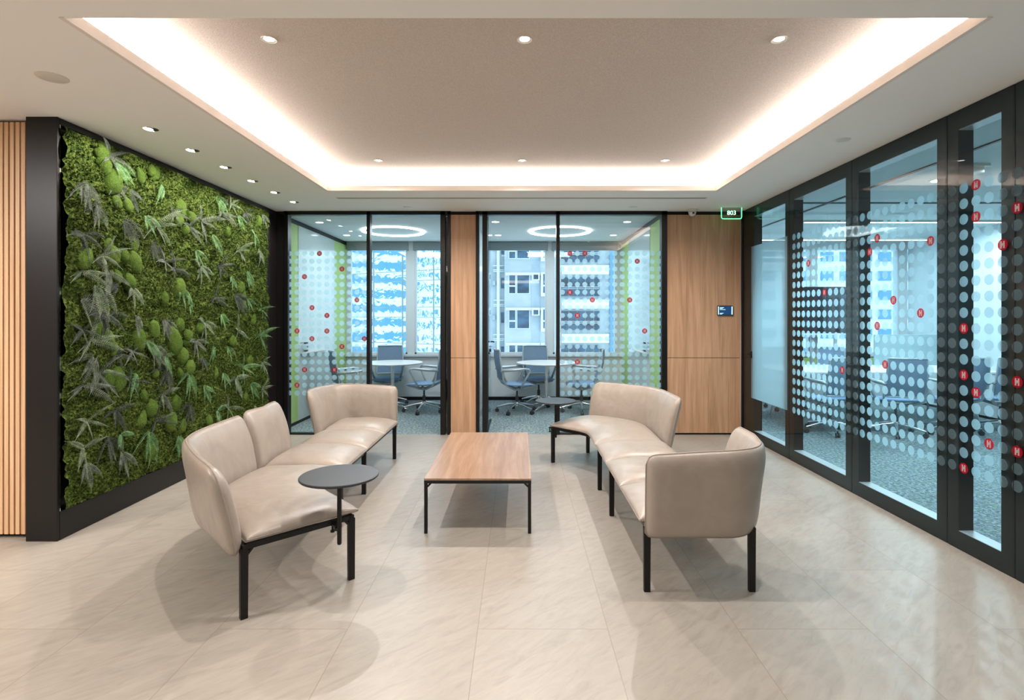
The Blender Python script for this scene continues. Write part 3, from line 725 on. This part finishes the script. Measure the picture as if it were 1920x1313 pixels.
def make_sofa(name, loc, rz, label, straight_back):
    e = empty(name, loc, rz, label=label, cat='sofa')
    for p0, p1 in ((-1, 0), (0, 1), (1, 2), (2, 3)): cushion(p0, p1, e)
    lb = lambda s: .105-.03*math.exp(-((s-.45)/.18)**2)
    N_ = 30
    backrest([FB(-1+i_/N_*.985, 1.0) for i_ in range(N_+1)], e, lb, lambda s: .775-.02*(1-s)**3, rr=(.09, .05))
    if straight_back: backrest([FB(.02+i_/8*.97, 1.0) for i_ in range(9)], e, lb, lambda s: .785, rr=(.06, .06))
    pth = fillet((-.6, 1.16), (-.6, 1.725), (.0, 1.725), .16)
    pth = [Vector((-.6, 1.16+(.40)*i_/6)) for i_ in range(6)]+pth[1:-1]+[Vector((-.43+.43*i_/6, 1.725)) for i_ in range(1, 7)]
    def le(s): return .10 if s < .25 else max(.02, .10-.08*(s-.25)/.3)
    backrest(pth, e, le, lambda s: .785-.04*s*s, rr=(.07, .05))
    # frame: rails round the modules, cross rails at each pair of legs
    q = MB()
    def rail(pts):
        for a_, b_ in zip(pts, pts[1:]): q.obox((*a_, .350), (*b_, .350), .022, .026)
    ln = [FB(-1+i_/16, .03) for i_ in range(17)]+[FB(3*i_/3-.0, .03) for i_ in (1, 2, 3)]; rail(ln)
    ln = [FB(-1+i_/16, .97) for i_ in range(17)]+[FB(i_, .97) for i_ in (1, 2, 3)]; rail(ln)
    for p in (-.985, 0, 1, 2, 2.985): rail([FB(p, .03), FB(p, .97)])
    q.build('frame', 'black', e)
    for p in (-.985, .02, 1.06, 2.985):
        for q_ in (.03, .97):
            x, y = FB(p, q_); x2, y2 = FB(p, 1-q_)
            d = Vector((x2-x, y2-y)).normalized()
            l = MB(); l.obox((x, y, .0), (x, y, .345), .026, .034, up=(d.x, d.y, 0), w2=.026, h2=.038)
            l.obox((x, y, .30), (x+d.x*.045, y+d.y*.045, .342), .02, .02, w2=.02, h2=.008)
            l.build('leg', 'black', e, bevel=.002)
    return e
from mathutils import noise as mn
make_sofa('modular_sofa', (-1.27, 3.875, 0), 0, 'taupe leather modular sofa on the left, in front of the moss wall', True)
make_sofa('modular_sofa', (.67, 4.6, 0), PI, 'taupe leather modular sofa on the right, in front of the black glass wall', False)
def tablet(loc, ang, label):
    e = empty('clip_on_side_table', loc, ang, label=label, cat='side table')
    q = MB(); q.lathe([(.0, 0), (.203, 0), (.208, .004), (.208, .012), (.205, .015), (0, .015)], (0, 0, .605), 64); q.build('table_top', 'tablet', e, smooth=True, angle=30)
    q = MB(); q.tube([(0, 0, .24), (0, 0, .245), (0, 0, .60), (0, 0, .605)], [.009, .012, .012, .012], 14); q.lathe([(.04, 0), (.04, .006)], (0, 0, .598), 20); q.build('pole', 'black', e, smooth=True, angle=40)
    q = MB(); q.obox((-.01, 0, .335), (-.075, 0, .337), .04, .012); q.obox((-.008, 0, .33), (-.05, 0, .305), .016, .04, w2=.016, h2=.008); q.tube([(-.08, 0, .29), (-.08, 0, .336)], .006, 8); q.lathe([(.012, 0), (.012, .01)], (-.08, 0, .285), 12)
    q.build('clamp', 'black', e)
tablet((-.975, 2.925, 0), R(-45+180)+PI, 'round anthracite side table clipped to the near end of the left sofa')
tablet((.375, 5.50, 0), R(135)+PI, 'round anthracite side table clipped to the far end of the right sofa')

# ------------------------------------------------------------------ coffee table
ct = empty('coffee_table', (-.281, 4.387, 0), label='low rectangular oak coffee table with slim black legs between the sofas', cat='table')
q = MB(); hx_, hy_ = .365, .726; q.box(-hx_, hx_, -hy_, hy_, .362, .377); q.build('table_top', 'table_oak', ct, bevel=.002)
q = MB()
for s_ in (-1, 1):
    q.box(-hx_, hx_, s_*hy_-.008 if s_ > 0 else -hy_+.002, s_*hy_-.002 if s_ > 0 else -hy_+.018, .340, .361)
    q.box(s_*hx_-.018 if s_ > 0 else -hx_+.002, s_*hx_-.002 if s_ > 0 else -hx_+.018, -hy_+.004, hy_-.004, .342, .361)
q.build('frame', 'black', ct, bevel=.002)
for sx in (-1, 1):
    for sy in (-1, 1):
        q = MB(); x, y = sx*(hx_-.012), sy*(hy_-.012); q.box(x-.011, x+.011, y-.011, y+.011, 0, .345)
        q.obox((x-sx*.01, y, .318), (x-sx*.035, y, .343), .018, .012); q.build('leg', 'black', ct, bevel=.002)

# ------------------------------------------------------------------ office chairs and tables
def make_chair():
    e = empty('office_chair')
    # faces +x ; seat height .46
    q = MB()                                                    # five star base
    for k in range(5):
        a_ = 2*PI*k/5+.3; q.tube([(.02*math.cos(a_), .02*math.sin(a_), .135), (.14*math.cos(a_), .14*math.sin(a_), .12), (.31*math.cos(a_), .31*math.sin(a_), .078)], [.024, .019, .012], 8, sx=.8)
    q.lathe([(.035, .10), (.035, .15), (.028, .16), (0, .16)], n=16); q.build('star_base', 'chrome', e, smooth=True, angle=50)
    for k in range(5):
        a_ = 2*PI*k/5+.3; cx, cy = .31*math.cos(a_), .31*math.sin(a_); t = MB(); n_ = (-math.sin(a_), math.cos(a_))
        for s_ in (-1, 1):
            c_ = Vector((cx+s_*.014*n_[0], cy+s_*.014*n_[1], .029)); t.tube([c_-Vector((n_[0], n_[1], 0))*.009, c_+Vector((n_[0], n_[1], 0))*.009], .029, 14)
        t.tube([(cx, cy, .05), (cx, cy, .08)], .008, 6); t.build('castor', 'darkgrey', e, smooth=True, angle=50)
    q = MB(); q.lathe([(.024, .15), (.024, .25), (.014, .25), (.014, .345), (.03, .345), (.03, .36)], n=14); q.build('gas_lift', 'darkgrey', e, smooth=True, angle=40)
    q = MB()                                                    # cradle: swept arms from the column up to the seat and back
    for s_ in (-1, 1):
        q.tube([(0, s_*.02, .35), (-.10, s_*.13, .385), (-.20, s_*.215, .44), (-.255, s_*.235, .53), (-.265, s_*.235, .62), (-.285, s_*.225, .70)], [.022, .02, .02, .018, .015, .010], 8, sx=.6)
        q.tube([(0, s_*.02, .35), (.10, s_*.15, .395), (.20, s_*.20, .42)], [.02, .016, .01], 8, sx=.7)
    q.box(-.06, .08, -.06, .06, .345, .375)
    q.build('cradle', 'silver', e, smooth=True, angle=60)
    def back(u, v):                                            # u across, v up
        z = .50+.47*v; yv = (u-.5)*2; wdt = .235-.03*v-.02*(1-v)**3; x = -.225-.10*v+.05*math.sin(PI*v)*-.6 - .045*(1-yv*yv)+.02
        return (x, yv*wdt, z)
    q = MB(); q.grid(back, 12, 14); q.grid(lambda u, v: tuple(Vector(back(u, v))+Vector((-.006, 0, 0))), 12, 14, flip=True); q.build('backrest', 'mesh_blue', e, smooth=True)
    q = MB(); loop = [back(0, t/12) for t in range(13)]+[back(t/12, 1) for t in range(1, 13)]+[back(1, 1-t/12) for t in range(1, 13)]+[back(1-t/12, 0) for t in range(1, 12)]
    q.tube(loop, .012, 8, closed=True); q.build('back_frame', 'silver', e, smooth=True)
    def seat(u, v, top):
        yv = (v-.5)*2; x = -.21+.45*u; wdt = .235*(1-.25*max(0, (u-.75)*4)**3*.4); E = (max(0, 1-abs(2*u-1)**6)*max(0, 1-abs(yv)**6))**.5
        z = .445+.015*math.sin(PI*u)*-1+.03*yv*yv*.3-(.03*max(0, u-.8)*5)**1*.6
        return (x, yv*wdt, z+(.018 if top else -.018)*E)
    q = MB(); q.grid(lambda u, v: seat(u, v, 1), 14, 12); q.grid(lambda u, v: seat(u, v, 0), 14, 12, flip=True); q.build('seat', 'seat_blue', e, smooth=True)
    for s_ in (-1, 1):
        q = MB(); y = s_*.262
        q.tube([(-.285, s_*.225, .655), (-.24, y, .672), (-.10, y+s_*.01, .675), (.06, y+s_*.01, .688), (.13, y, .68), (.145, y, .655), (.10, y-s_*.02, .56), (.02, s_*.20, .40)],
               [.018, .024, .023, .017, .014, .014, .014, .014], 10, sx=1.3); q.build('armrest', 'silver', e, smooth=True)
    return e
ch0 = make_chair()
chairs = [(-.03, 8.3, R(12), 'mesh office chair at the left of the round table in the right office', None),
          (.33, 9.0, R(-80), 'blue mesh office chair by the window behind the round table in the right office', None),
          (.97, 8.35, R(176), 'mesh office chair right of the round table, seen through the dots of the right office', None),
          (-1.47, 8.35, R(172), 'mesh office chair at the right of the round table in the left office', None),
          (-2.19, 9.0, R(-84), 'blue mesh office chair by the window behind the round table in the left office', None),
          (-2.45, 8.0, R(30), 'dark backed mesh office chair seen through the dots of the left office', None),
          (3.95, 6.85, R(95), 'office chair nearest the frosted door on the near side of the boardroom table', None),
          (4.72, 6.75, R(78), 'office chair in the middle of the near side of the boardroom table', None),
          (5.45, 6.8, R(104), 'office chair on the near side of the boardroom table, towards the white wall', None),
          (4.25, 8.55, R(-88), 'office chair on the window side of the boardroom table, in front of the dark screen', None),
          (5.1, 8.55, R(-95), 'office chair on the window side of the boardroom table, right of the other one', None),
          (6.12, 6.85, R(80), 'office chair at the right end of the near side of the boardroom table', None)]
for k, (x, y, rz, lb_, _) in enumerate(chairs):
    o = ch0 if k == 0 else copy_tree(ch0)
    o.location = (x, y, 0); o.rotation_euler = (0, 0, rz); tag(o, lb_, 'chair', 'office chairs')
def round_table(loc, label):
    e = empty('round_table', loc, label=label, cat='table')
    q = MB(); q.lathe([(0, 0), (.46, 0), (.48, .012), (.48, .020), (.475, .023), (0, .023)], (0, 0, .717), 64); q.build('table_top', 'white_top', e, smooth=True, angle=30)
    q = MB(); q.tube([(0, 0, .06), (0, 0, .717)], .026, 20); q.lathe([(.09, 0), (.09, .008)], (0, 0, .708), 20); q.build('column', 'chrome', e, smooth=True, angle=40)
    q = MB()
    for k in range(4):
        a_ = PI/4+k*PI/2+.2; q.tube([(0, 0, .085), (.16*math.cos(a_), .16*math.sin(a_), .06), (.34*math.cos(a_), .34*math.sin(a_), .014)], [.026, .018, .011], 8, sx=1.3)
    q.build('foot', 'chrome', e, smooth=True)
round_table((.44, 8.65, 0), 'white round meeting table in the right glass office')
round_table((-2.03, 8.65, 0), 'white round meeting table in the left glass office')
bt = empty('boardroom_table', (4.95, 7.65, 0), label='long white meeting table in the boardroom behind the black framed glass', cat='table')
q = MB(); q.box(-1.4, 1.4, -.55, .55, .715, .74); q.build('table_top', 'white_top', bt, bevel=.003)
for sx in (-1, 1):
    q = MB()
    for sy in (-1, 1): q.obox((sx*1.2, sy*.45, 0), (sx*1.1, sy*.32, .70), .03, .05)
    q.obox((sx*1.1, -.34, .7), (sx*1.1, .34, .7), .04, .03); q.build('leg', 'chrome', bt)
o = MB().box(-.48, .48, -.012, .012, .0, .46).build('desk_screen', plain('grey_felt', col('#8fa3ab'), .8), bevel=.004); o.location = (5.85, 8.15, .741); tag(o, 'low grey desk screen standing on the boardroom table', 'desk screen')
tv = empty('television', (5.22, 9.18, 0), label='large dark television on a stand before the boardroom windows', cat='television')
q = MB(); q.box(-.62, .62, -.03, .03, 1.19, 1.98); q.build('screen', ['tv'], tv, bevel=.004)
q = MB()
for s_ in (-1, 1): q.obox((s_*.2, .05, 0.02), (s_*.2, .05, 1.6), .05, .03); q.obox((s_*.2, -.2, .02), (s_*.2, .22, .02), .05, .03)
q.build('stand', 'silver', tv)
q = MB(); q.box(-.62, .62, -.045, -.03, 1.165, 1.185); q.build('sound_bar', 'white_top', tv)
o = MB().box(3.1, 6.7, YW-.03, YW-.012, .50, .76).build('green_wall_panel', 'green'); tag(o, 'lime green band below the boardroom windows', 'wall panel')
cb = empty('sideboard', (6.79, 6.0, 0), label='low white sideboard along the far boardroom wall', cat='sideboard')
q = MB(); q.box(-.07, .07, -4.8, 3.2, .66, .69); q.build('top', 'white_top', cb)
for k in range(10):
    q = MB(); q.box(-.055, .06, -4.78+k*.796, -4.78+k*.796+.79, .04, .655); q.build('cabinet_door', 'offwhite', cb)
q = MB(); q.box(-.04, .06, -4.78, 3.18, 0, .04); q.build('plinth', 'black', cb)
q = MB(); q.box(-.012, .012, -.65, .65, 0.0, 1.25); o = q.build('whiteboard_screen', 'frost')
o.location = (6.3, 6.75, 0); bpy.data.objects.remove(o)

# ------------------------------------------------------------------ lamps and ceiling fittings
names = {(0, 0): 'left of the near row', (1, 0): 'middle of the near row', (2, 0): 'right of the near row', (0, 1): 'left of the far row', (1, 1): 'middle of the far row', (2, 1): 'right of the far row'}
for i_, x in enumerate((-1.33, .03, 1.385)):
    for j_, y in enumerate((2.866, 5.10)):
        e = empty('downlight', (x, y, HR), label='small round recessed downlight in the raised ceiling, %s' % names[(i_, j_)], cat='ceiling light', group='downlights in the raised ceiling')
        q = MB(); q.lathe([(.028, -.001), (.040, -.006), (.040, 0), (.028, 0)], n=28); q.build('ring', 'trimwhite', e, smooth=True, angle=30)
        q = MB(); q.lathe([(0, -.0015), (.026, -.0015), (.026, 0), (0, 0)], n=24); q.build('lens', 'lamp_w', e)
        spot('downlight_lamp', (0, 0, -.02), 60 if j_ == 0 else 84, WARM, 155, .6, .012, parent=e)
order = ['nearest the camera', 'second from the camera', 'third from the camera', 'fourth from the camera', 'fifth from the camera', 'farthest from the camera']
for k in range(6):
    y = 3.77+.482*k
    e = empty('wall_washer', (-2.575, y, H), label='recessed wall washer over the moss wall, %s' % order[k], cat='ceiling light', group='wall washers over the moss wall')
    q = MB(); q.lathe([(.046, -.0008), (.050, -.003), (.050, 0), (.046, 0)], n=28); q.build('ring', 'trimwhite', e)
    q = MB(); q.lathe([(0, -.001), (.046, -.001), (.046, 0), (0, 0)], n=24); q.build('baffle', 'black', e)
    q = MB(); q.add([(.046*math.cos(a_), .046*math.sin(a_), -.002) for a_ in [PI*.55+PI*.9*t/10 for t in range(11)]]+[(.008, -.02, -.002), (.008, .02, -.002)][::-1][0:0], [tuple(range(11))]); q.lathe([(0, -.002), (.022, -.002)], (-.012, 0, 0), 16)
    q.build('lens', 'lamp_w', e)
    spot('wall_washer_lamp', (0, 0, -.02), 24, (1, .95, .86), 110, .6, .02, rot=(0, R(36), 0), parent=e)
for px, py_, r_, lab in ((98, 145, .075, 'flat round speaker grille in the ceiling above the black column'), (1581, 262, .05, 'small round sensor in the ceiling beside the black glass wall'),
                     (764, 388.5, .05, 'small round sensor in the ceiling before the left office'), (1187, 388.5, .05, 'small round sensor in the ceiling before the right office')):
    D = (H-EYE)*F/(VY-py_); e = MB().lathe([(0, -.006), (r_*.9, -.006), (r_, -.002), (r_, 0), (0, 0)], n=32).build('ceiling_disc', 'trimwhite', smooth=True, angle=30)
    e.location = ((px-VX)/F*D, D, H); tag(e, lab, 'ceiling fitting')
e = empty('slot_diffuser', (.03, 5.97, H), label='long narrow air slot in the ceiling before the offices', cat='air vent')
MB().box(-2.05, 2.05, -.03, .03, -.003, 0).build('frame', 'trimwhite', e); MB().box(-2.04, 2.04, -.02, -.006, -.005, -.002).box(-2.04, 2.04, .006, .02, -.005, -.002).build('slot', 'grille', e)
e = empty('dome_camera', (2.13, 6.62, H), label='small white dome security camera on the ceiling above the oak panel', cat='camera')
MB().lathe([(.06, 0), (.062, -.012), (.055, -.022), (.0, -.022)], n=28).build('mount', 'trimwhite', e, smooth=True, angle=40)
MB().box(-.012, .012, -.05, -.03, -.058, -.040).build('camera_lens', 'tablet', e)
MB().lathe([(.046, -.022), (.046, -.040), (.037, -.066), (.018, -.080), (0, -.084)], n=28).build('dome', 'trimwhite', e, smooth=True)
for x, lab in ((-1.93, 'left'), (.63, 'right')):
    e = empty('ring_light', (x, 8.28, H), label='thin glowing ring light in the ceiling of the %s office' % lab, cat='ceiling light', group=None)
    q = MB(); n_ = 72; pr = ((.435, -.004), (.475, -.004), (.475, -.02), (.435, -.02))
    vs = [(r_*math.cos(2*PI*k/n_), r_*math.sin(2*PI*k/n_), z) for k in range(n_) for r_, z in pr]
    q.add(vs, [(k*4+j_, k*4+(j_+1) % 4, ((k+1) % n_)*4+(j_+1) % 4, ((k+1) % n_)*4+j_) for k in range(n_) for j_ in range(4)]); q.build('diffuser', 'lamp_c', e)
offl = [(599, 417), (650, 441), (929, 416), (934, 441), (917, 441), (1176, 416), (1150, 441)]
for k, (px, py_) in enumerate(offl):
    D = (H-EYE)*F/(VY-py_)
    e = empty('office_downlight', ((px-VX)/F*D, D, H), label='bright downlight in the %s, %s' % (('left office' if px < 800 else 'right office'), ['nearer the lounge', 'nearer the window', 'nearer the lounge, left side', 'window side, right one of a pair', 'window side, left one of a pair', 'nearer the lounge, green wall side', 'window side, green wall side'][k]), cat='ceiling light')
    MB().lathe([(.05, -.003), (.06, -.003), (.06, 0)], n=24).build('ring', 'trimwhite', e); MB().lathe([(0, -.004), (.05, -.004), (.05, 0)], n=24).build('lens', 'lamp_c', e)
brd = [(1716, 328, 0), (1747, 328, 0), (1655, 468, 0)]
for x, y, lab in ((4.05, 5.2, 'nearest the glass wall'), (4.55, 5.45, 'farther from the glass wall')):
    e = empty('boardroom_downlight', (x, y, H), label='round downlight in the boardroom ceiling, %s' % lab, cat='ceiling light')
    spot('boardroom_downlight_lamp', (0, 0, -.03), 55, COOL, 130, .3, .015, parent=e); MB().lathe([(.06, -.003), (.08, -.003), (.08, 0)], n=24).build('ring', 'trimwhite', e); MB().lathe([(0, -.004), (.06, -.004), (.06, 0)], n=24).build('lens', 'lamp_c', e)
e = MB().box(-.06, .06, -.06, .06, -.07, 0).box(-.09, .09, -.09, .09, -.02, 0).build('projector_mount', 'trimwhite'); e.location = (3.95, 4.7, H); tag(e, 'small white box fitting on the boardroom ceiling', 'ceiling fitting')
for y, lab in ((6.9, 'nearer'), (8.5, 'farther')):
    e = empty('linear_light', (5.05, y, 2.68), label='long slim lit pendant bar over the boardroom table, %s one' % lab, cat='ceiling light')
    MB().box(-1.4, 1.4, -.02, .02, 0, .03).build('housing', 'trimwhite', e); MB().box(-1.39, 1.39, -.018, .018, -.004, 0).build('diffuser', 'lamp_c', e)
    for s_ in (-1, 1): MB().tube([(s_*1.1, 0, .03), (s_*1.1, 0, H-2.68)], .002, 6).build('cable', 'chrome', e)
# boardroom ceiling shadow joints
q = MB(); q.box(2.9, 6.86, 6.2, 6.23, H-.012, H-.001); q.box(3.55, 3.58, -1.2, YW, H-.012, H-.001); struct('trim_boardroom', q, 'black')

# sign 803
e = empty('room_number_sign', (2.565, 6.5, H), label='clear hanging sign with glowing green edge and number 803', cat='sign')
q = MB(); w_, h_ = .122, .135; q.box(-w_, w_, -.003, .003, -h_, 0); q.build('plate', 'sign_body', e)
q = MB(); pts = [(-w_, 0, 0), (-w_, 0, -h_+.02), (-w_+.006, 0, -h_+.006), (-w_+.02, 0, -h_), (w_-.02, 0, -h_), (w_-.006, 0, -h_+.006), (w_, 0, -h_+.02), (w_, 0, 0)]
q.tube(pts, .0045, 8); q.build('lit_edge', 'sign_green', e)
text_mesh('number', '803', .074, M['sign_text'], Matrix.Translation((0, -.005, -.066)) @ Matrix.Rotation(PI/2, 4, 'X'), e)
# wall control panel
e = empty('touch_panel', (2.566, YB-.013, 1.55), label='small landscape touch panel on the oak wall panel', cat='touch screen')
MB().box(-.096, .096, -.022, 0, -.062, .062).build('case', 'darkgrey', e, bevel=.004)
MB().box(-.078, .078, -.0235, -.022, -.052, .052).build('display', 'screen', e)
q = MB(); q.box(-.090, -.082, -.0236, -.022, -.05, .05); q.box(.076, .088, -.0236, -.022, -.05, .05); q.build('lit_bar', 'screen_lit', e)
q = MB()
for z, a_, b_ in ((.036, -.07, -.02), (.026, -.07, -.035), (.012, -.07, .0), (-.034, -.07, -.025), (-.044, -.07, -.04)): q.box(a_, b_, -.0240, -.0235, z-.0025, z+.0025)
q.build('readout', 'screen_lit', e)

# ------------------------------------------------------------------ the city outside
DB = 43.0; kb = DB/F
def X(px): return (px-VX)*kb
def Z(py_): return EYE-(py_-VY)*kb
ap = empty('apartment_building', (0, 0, 0), label='pale concrete apartment block with air conditioners outside the right office window', cat='building')
q = MB(); q.box(X(946), X(1052), DB, DB+8, -16, 24); q.box(X(905), X(946), DB+.8, DB+8, -16, 24); q.build('wall', 'concrete', ap)
q = MB(); q.box(X(1052), X(1147), DB+1.2, DB+9, -16, 24, 1); q.build('side_wall', ['concrete', 'concrete2'], ap)
slab = MB(); rec = MB(); PIT = 2.79
for k in range(-3, 4):
    zo = k*PIT
    for a_, b_ in ((955, 966), (970, 992), (1018, 1026)):
        z1, z0 = Z(515)+zo, Z(550)+zo; bay = -.5 if a_ > 1000 else 0
        fr = MB(); t = .05
        fr.box(X(a_)-t, X(b_)+t, DB+bay-.06, DB+bay, z0-t, z1+t); fo = fr.build('window_frame', 'bframe', ap)
        pn = MB()
        if a_ == 970: pn.box(X(a_), X(b_), DB-.09, DB-.06, z0, z1)
        else: pn.box(X(a_), X(b_), DB+bay-.09, DB+bay-.06, Z(535)+zo, z1); pn.box(X(a_), X(b_), DB+bay-.09, DB+bay-.06, z0, Z(538)+zo)
        pn.build('pane', 'bwin', fo)
    slab.box(X(948), X(1013), DB-.25, DB, Z(514)+zo, Z(512)+zo); slab.box(X(948), X(1035), DB-.2, DB, Z(582)+zo, Z(580)+zo)
    slab.box(X(1014), X(1034), DB-.5, DB, Z(556)+zo, Z(512)+zo)
    rec.box(X(997), X(1012), DB-.02, DB, Z(578)+zo, Z(530)+zo)
    ac = MB(); ac.box(X(997.5), X(1011.5), DB-.45, DB, Z(526)+zo, Z(514)+zo, 0); ac.box(X(1000), X(1009), DB-.47, DB-.45, Z(524.5)+zo, Z(516)+zo, 1); ac.build('air_conditioner', ['bframe', 'bwin'], ap)
    wn_ = MB(); wn_.box(X(939), X(945), DB+.74, DB+.8, Z(540)+zo, Z(520)+zo); wn_.build('small_window', 'bwin', ap)
    b_ = MB(); b_.box(X(922.5), X(928), DB+.5, DB+.8, Z(534)+zo, Z(526)+zo); b_.build('air_conditioner', 'concrete2', ap)
    pp = MB(); pp.box(X(1054), X(1145), DB+.7, DB+1.2, Z(513)+zo, Z(496)+zo, 0); pp.build('balcony_slab', 'bframe', ap)
    for c_, d_ in ((1054, 1068), (1070, 1084), (1086, 1100), (1102, 1116), (1118, 1128)):
        g_ = MB(); g_.box(X(c_), X(d_), DB+1.1, DB+1.2, Z(554)+zo, Z(518)+zo); g_.build('balcony_window', 'bwin', ap)
    ra = MB()
    for yy_ in (537, 540): ra.box(X(1054), X(1126), DB+.8, DB+.85, Z(yy_+.8)+zo, Z(yy_)+zo)
    ra.build('railing', 'bframe', ap)
slab.build('ledge', 'bframe', ap); rec.build('recess_panel', 'concrete2', ap)
pi_ = MB()
for px in (932.5, 935, 947): pi_.tube([(X(px), DB+.6, -16), (X(px), DB+.6, 24)], .07, 8)
for k in range(-3, 4):
    for yy_ in (497, 505, 508): pi_.tube([(X(924), DB+.6, Z(yy_)+k*PIT), (X(946), DB+.6, Z(yy_)+k*PIT)], .04, 6)
pi_.build('drain_pipe', 'bframe', ap, smooth=True)
sv = MB().box(X(1147), X(1157), DB+.9, DB+9, -16, 24).build('stair_tower', 'towerwin', ap)

# mirror glass tower, turned so that it reflects the towers across the street
gt = empty('glass_tower', (-6.5, 30, 0), R(-30), label='mirror glass office tower reflecting banded buildings outside the left office window', cat='building')
def mirror():
    q = NT('mirror_glazing'); co = q.coords()
    n = q.n('ShaderNodeTexNoise', i_Scale=1.5, i_Detail=2.0, i_Distortion=.5); q.l(co, n.inputs[0])
    q.b.inputs['Base Color'].default_value = (.80, .95, 1, 1); q.b.inputs['Metallic'].default_value = 1; q.b.inputs['Roughness'].default_value = .015
    q.bump(n.outputs[0], .12, .035); return q.m
M['mirror'] = mirror()
MB().box(-9, 4.7, 0, 1, -14, 22).build('glazing', 'mirror', gt)
q = MB()
for k in range(-5, 9):
    for dz in (0, .55): q.box(-9, 4.7, -.03, 0, 1.4+k*2.0+dz, 1.44+k*2.0+dz)
q.build('transom', 'blind', gt)
for k in range(7): MB().box(-8.8+k*2.2, -8.76+k*2.2, -.04, 0, -14, 22).build('mullion', 'blind', gt)
def banded(name, x, y, wx, wy, h, pitch, label, grid):
    e = empty(name, (x, y, -30), label=label, cat='building')
    MB().box(-wx/2, wx/2, -wy/2, wy/2, 0, h).build('wall', 'bframe', e)
    k = 0; z = 1.5
    while z < h-2 and k < 60:
        q = MB()
        if grid:
            yv = -wy/2+.5
            while yv < wy/2-1: q.box(wx/2, wx/2+.1, yv, yv+.9, z, z+1.5); yv += 1.7
        else: q.box(wx/2, wx/2+.12, -wy/2+.4, wy/2-.4, z, z+1.5)
        q.build('window_band', 'towerwin', e); z += pitch; k += 1
banded('banded_tower', -100, 15, 12, 30, 90, 3.1, 'pale tower with blue window bands seen mirrored in the glass tower', False)
banded('gridded_tower', -104, -19, 12, 34, 100, 3.0, 'pale tower with a grid of small windows seen mirrored in the glass tower', True)
rt = empty('residential_tower', (55, 84, -30), label='white residential tower with blue windows beyond the boardroom windows', cat='building')
MB().box(-18, 9, 0, 14, 0, 90).build('wall', 'bframe', rt)
for k in range(28):
    q = MB()
    for a_ in range(9): q.box(-17+a_*3, -15+a_*3, -.15, 0, 1+k*3, 2.5+k*3)
    q.build('window_row', 'towerwin', rt)
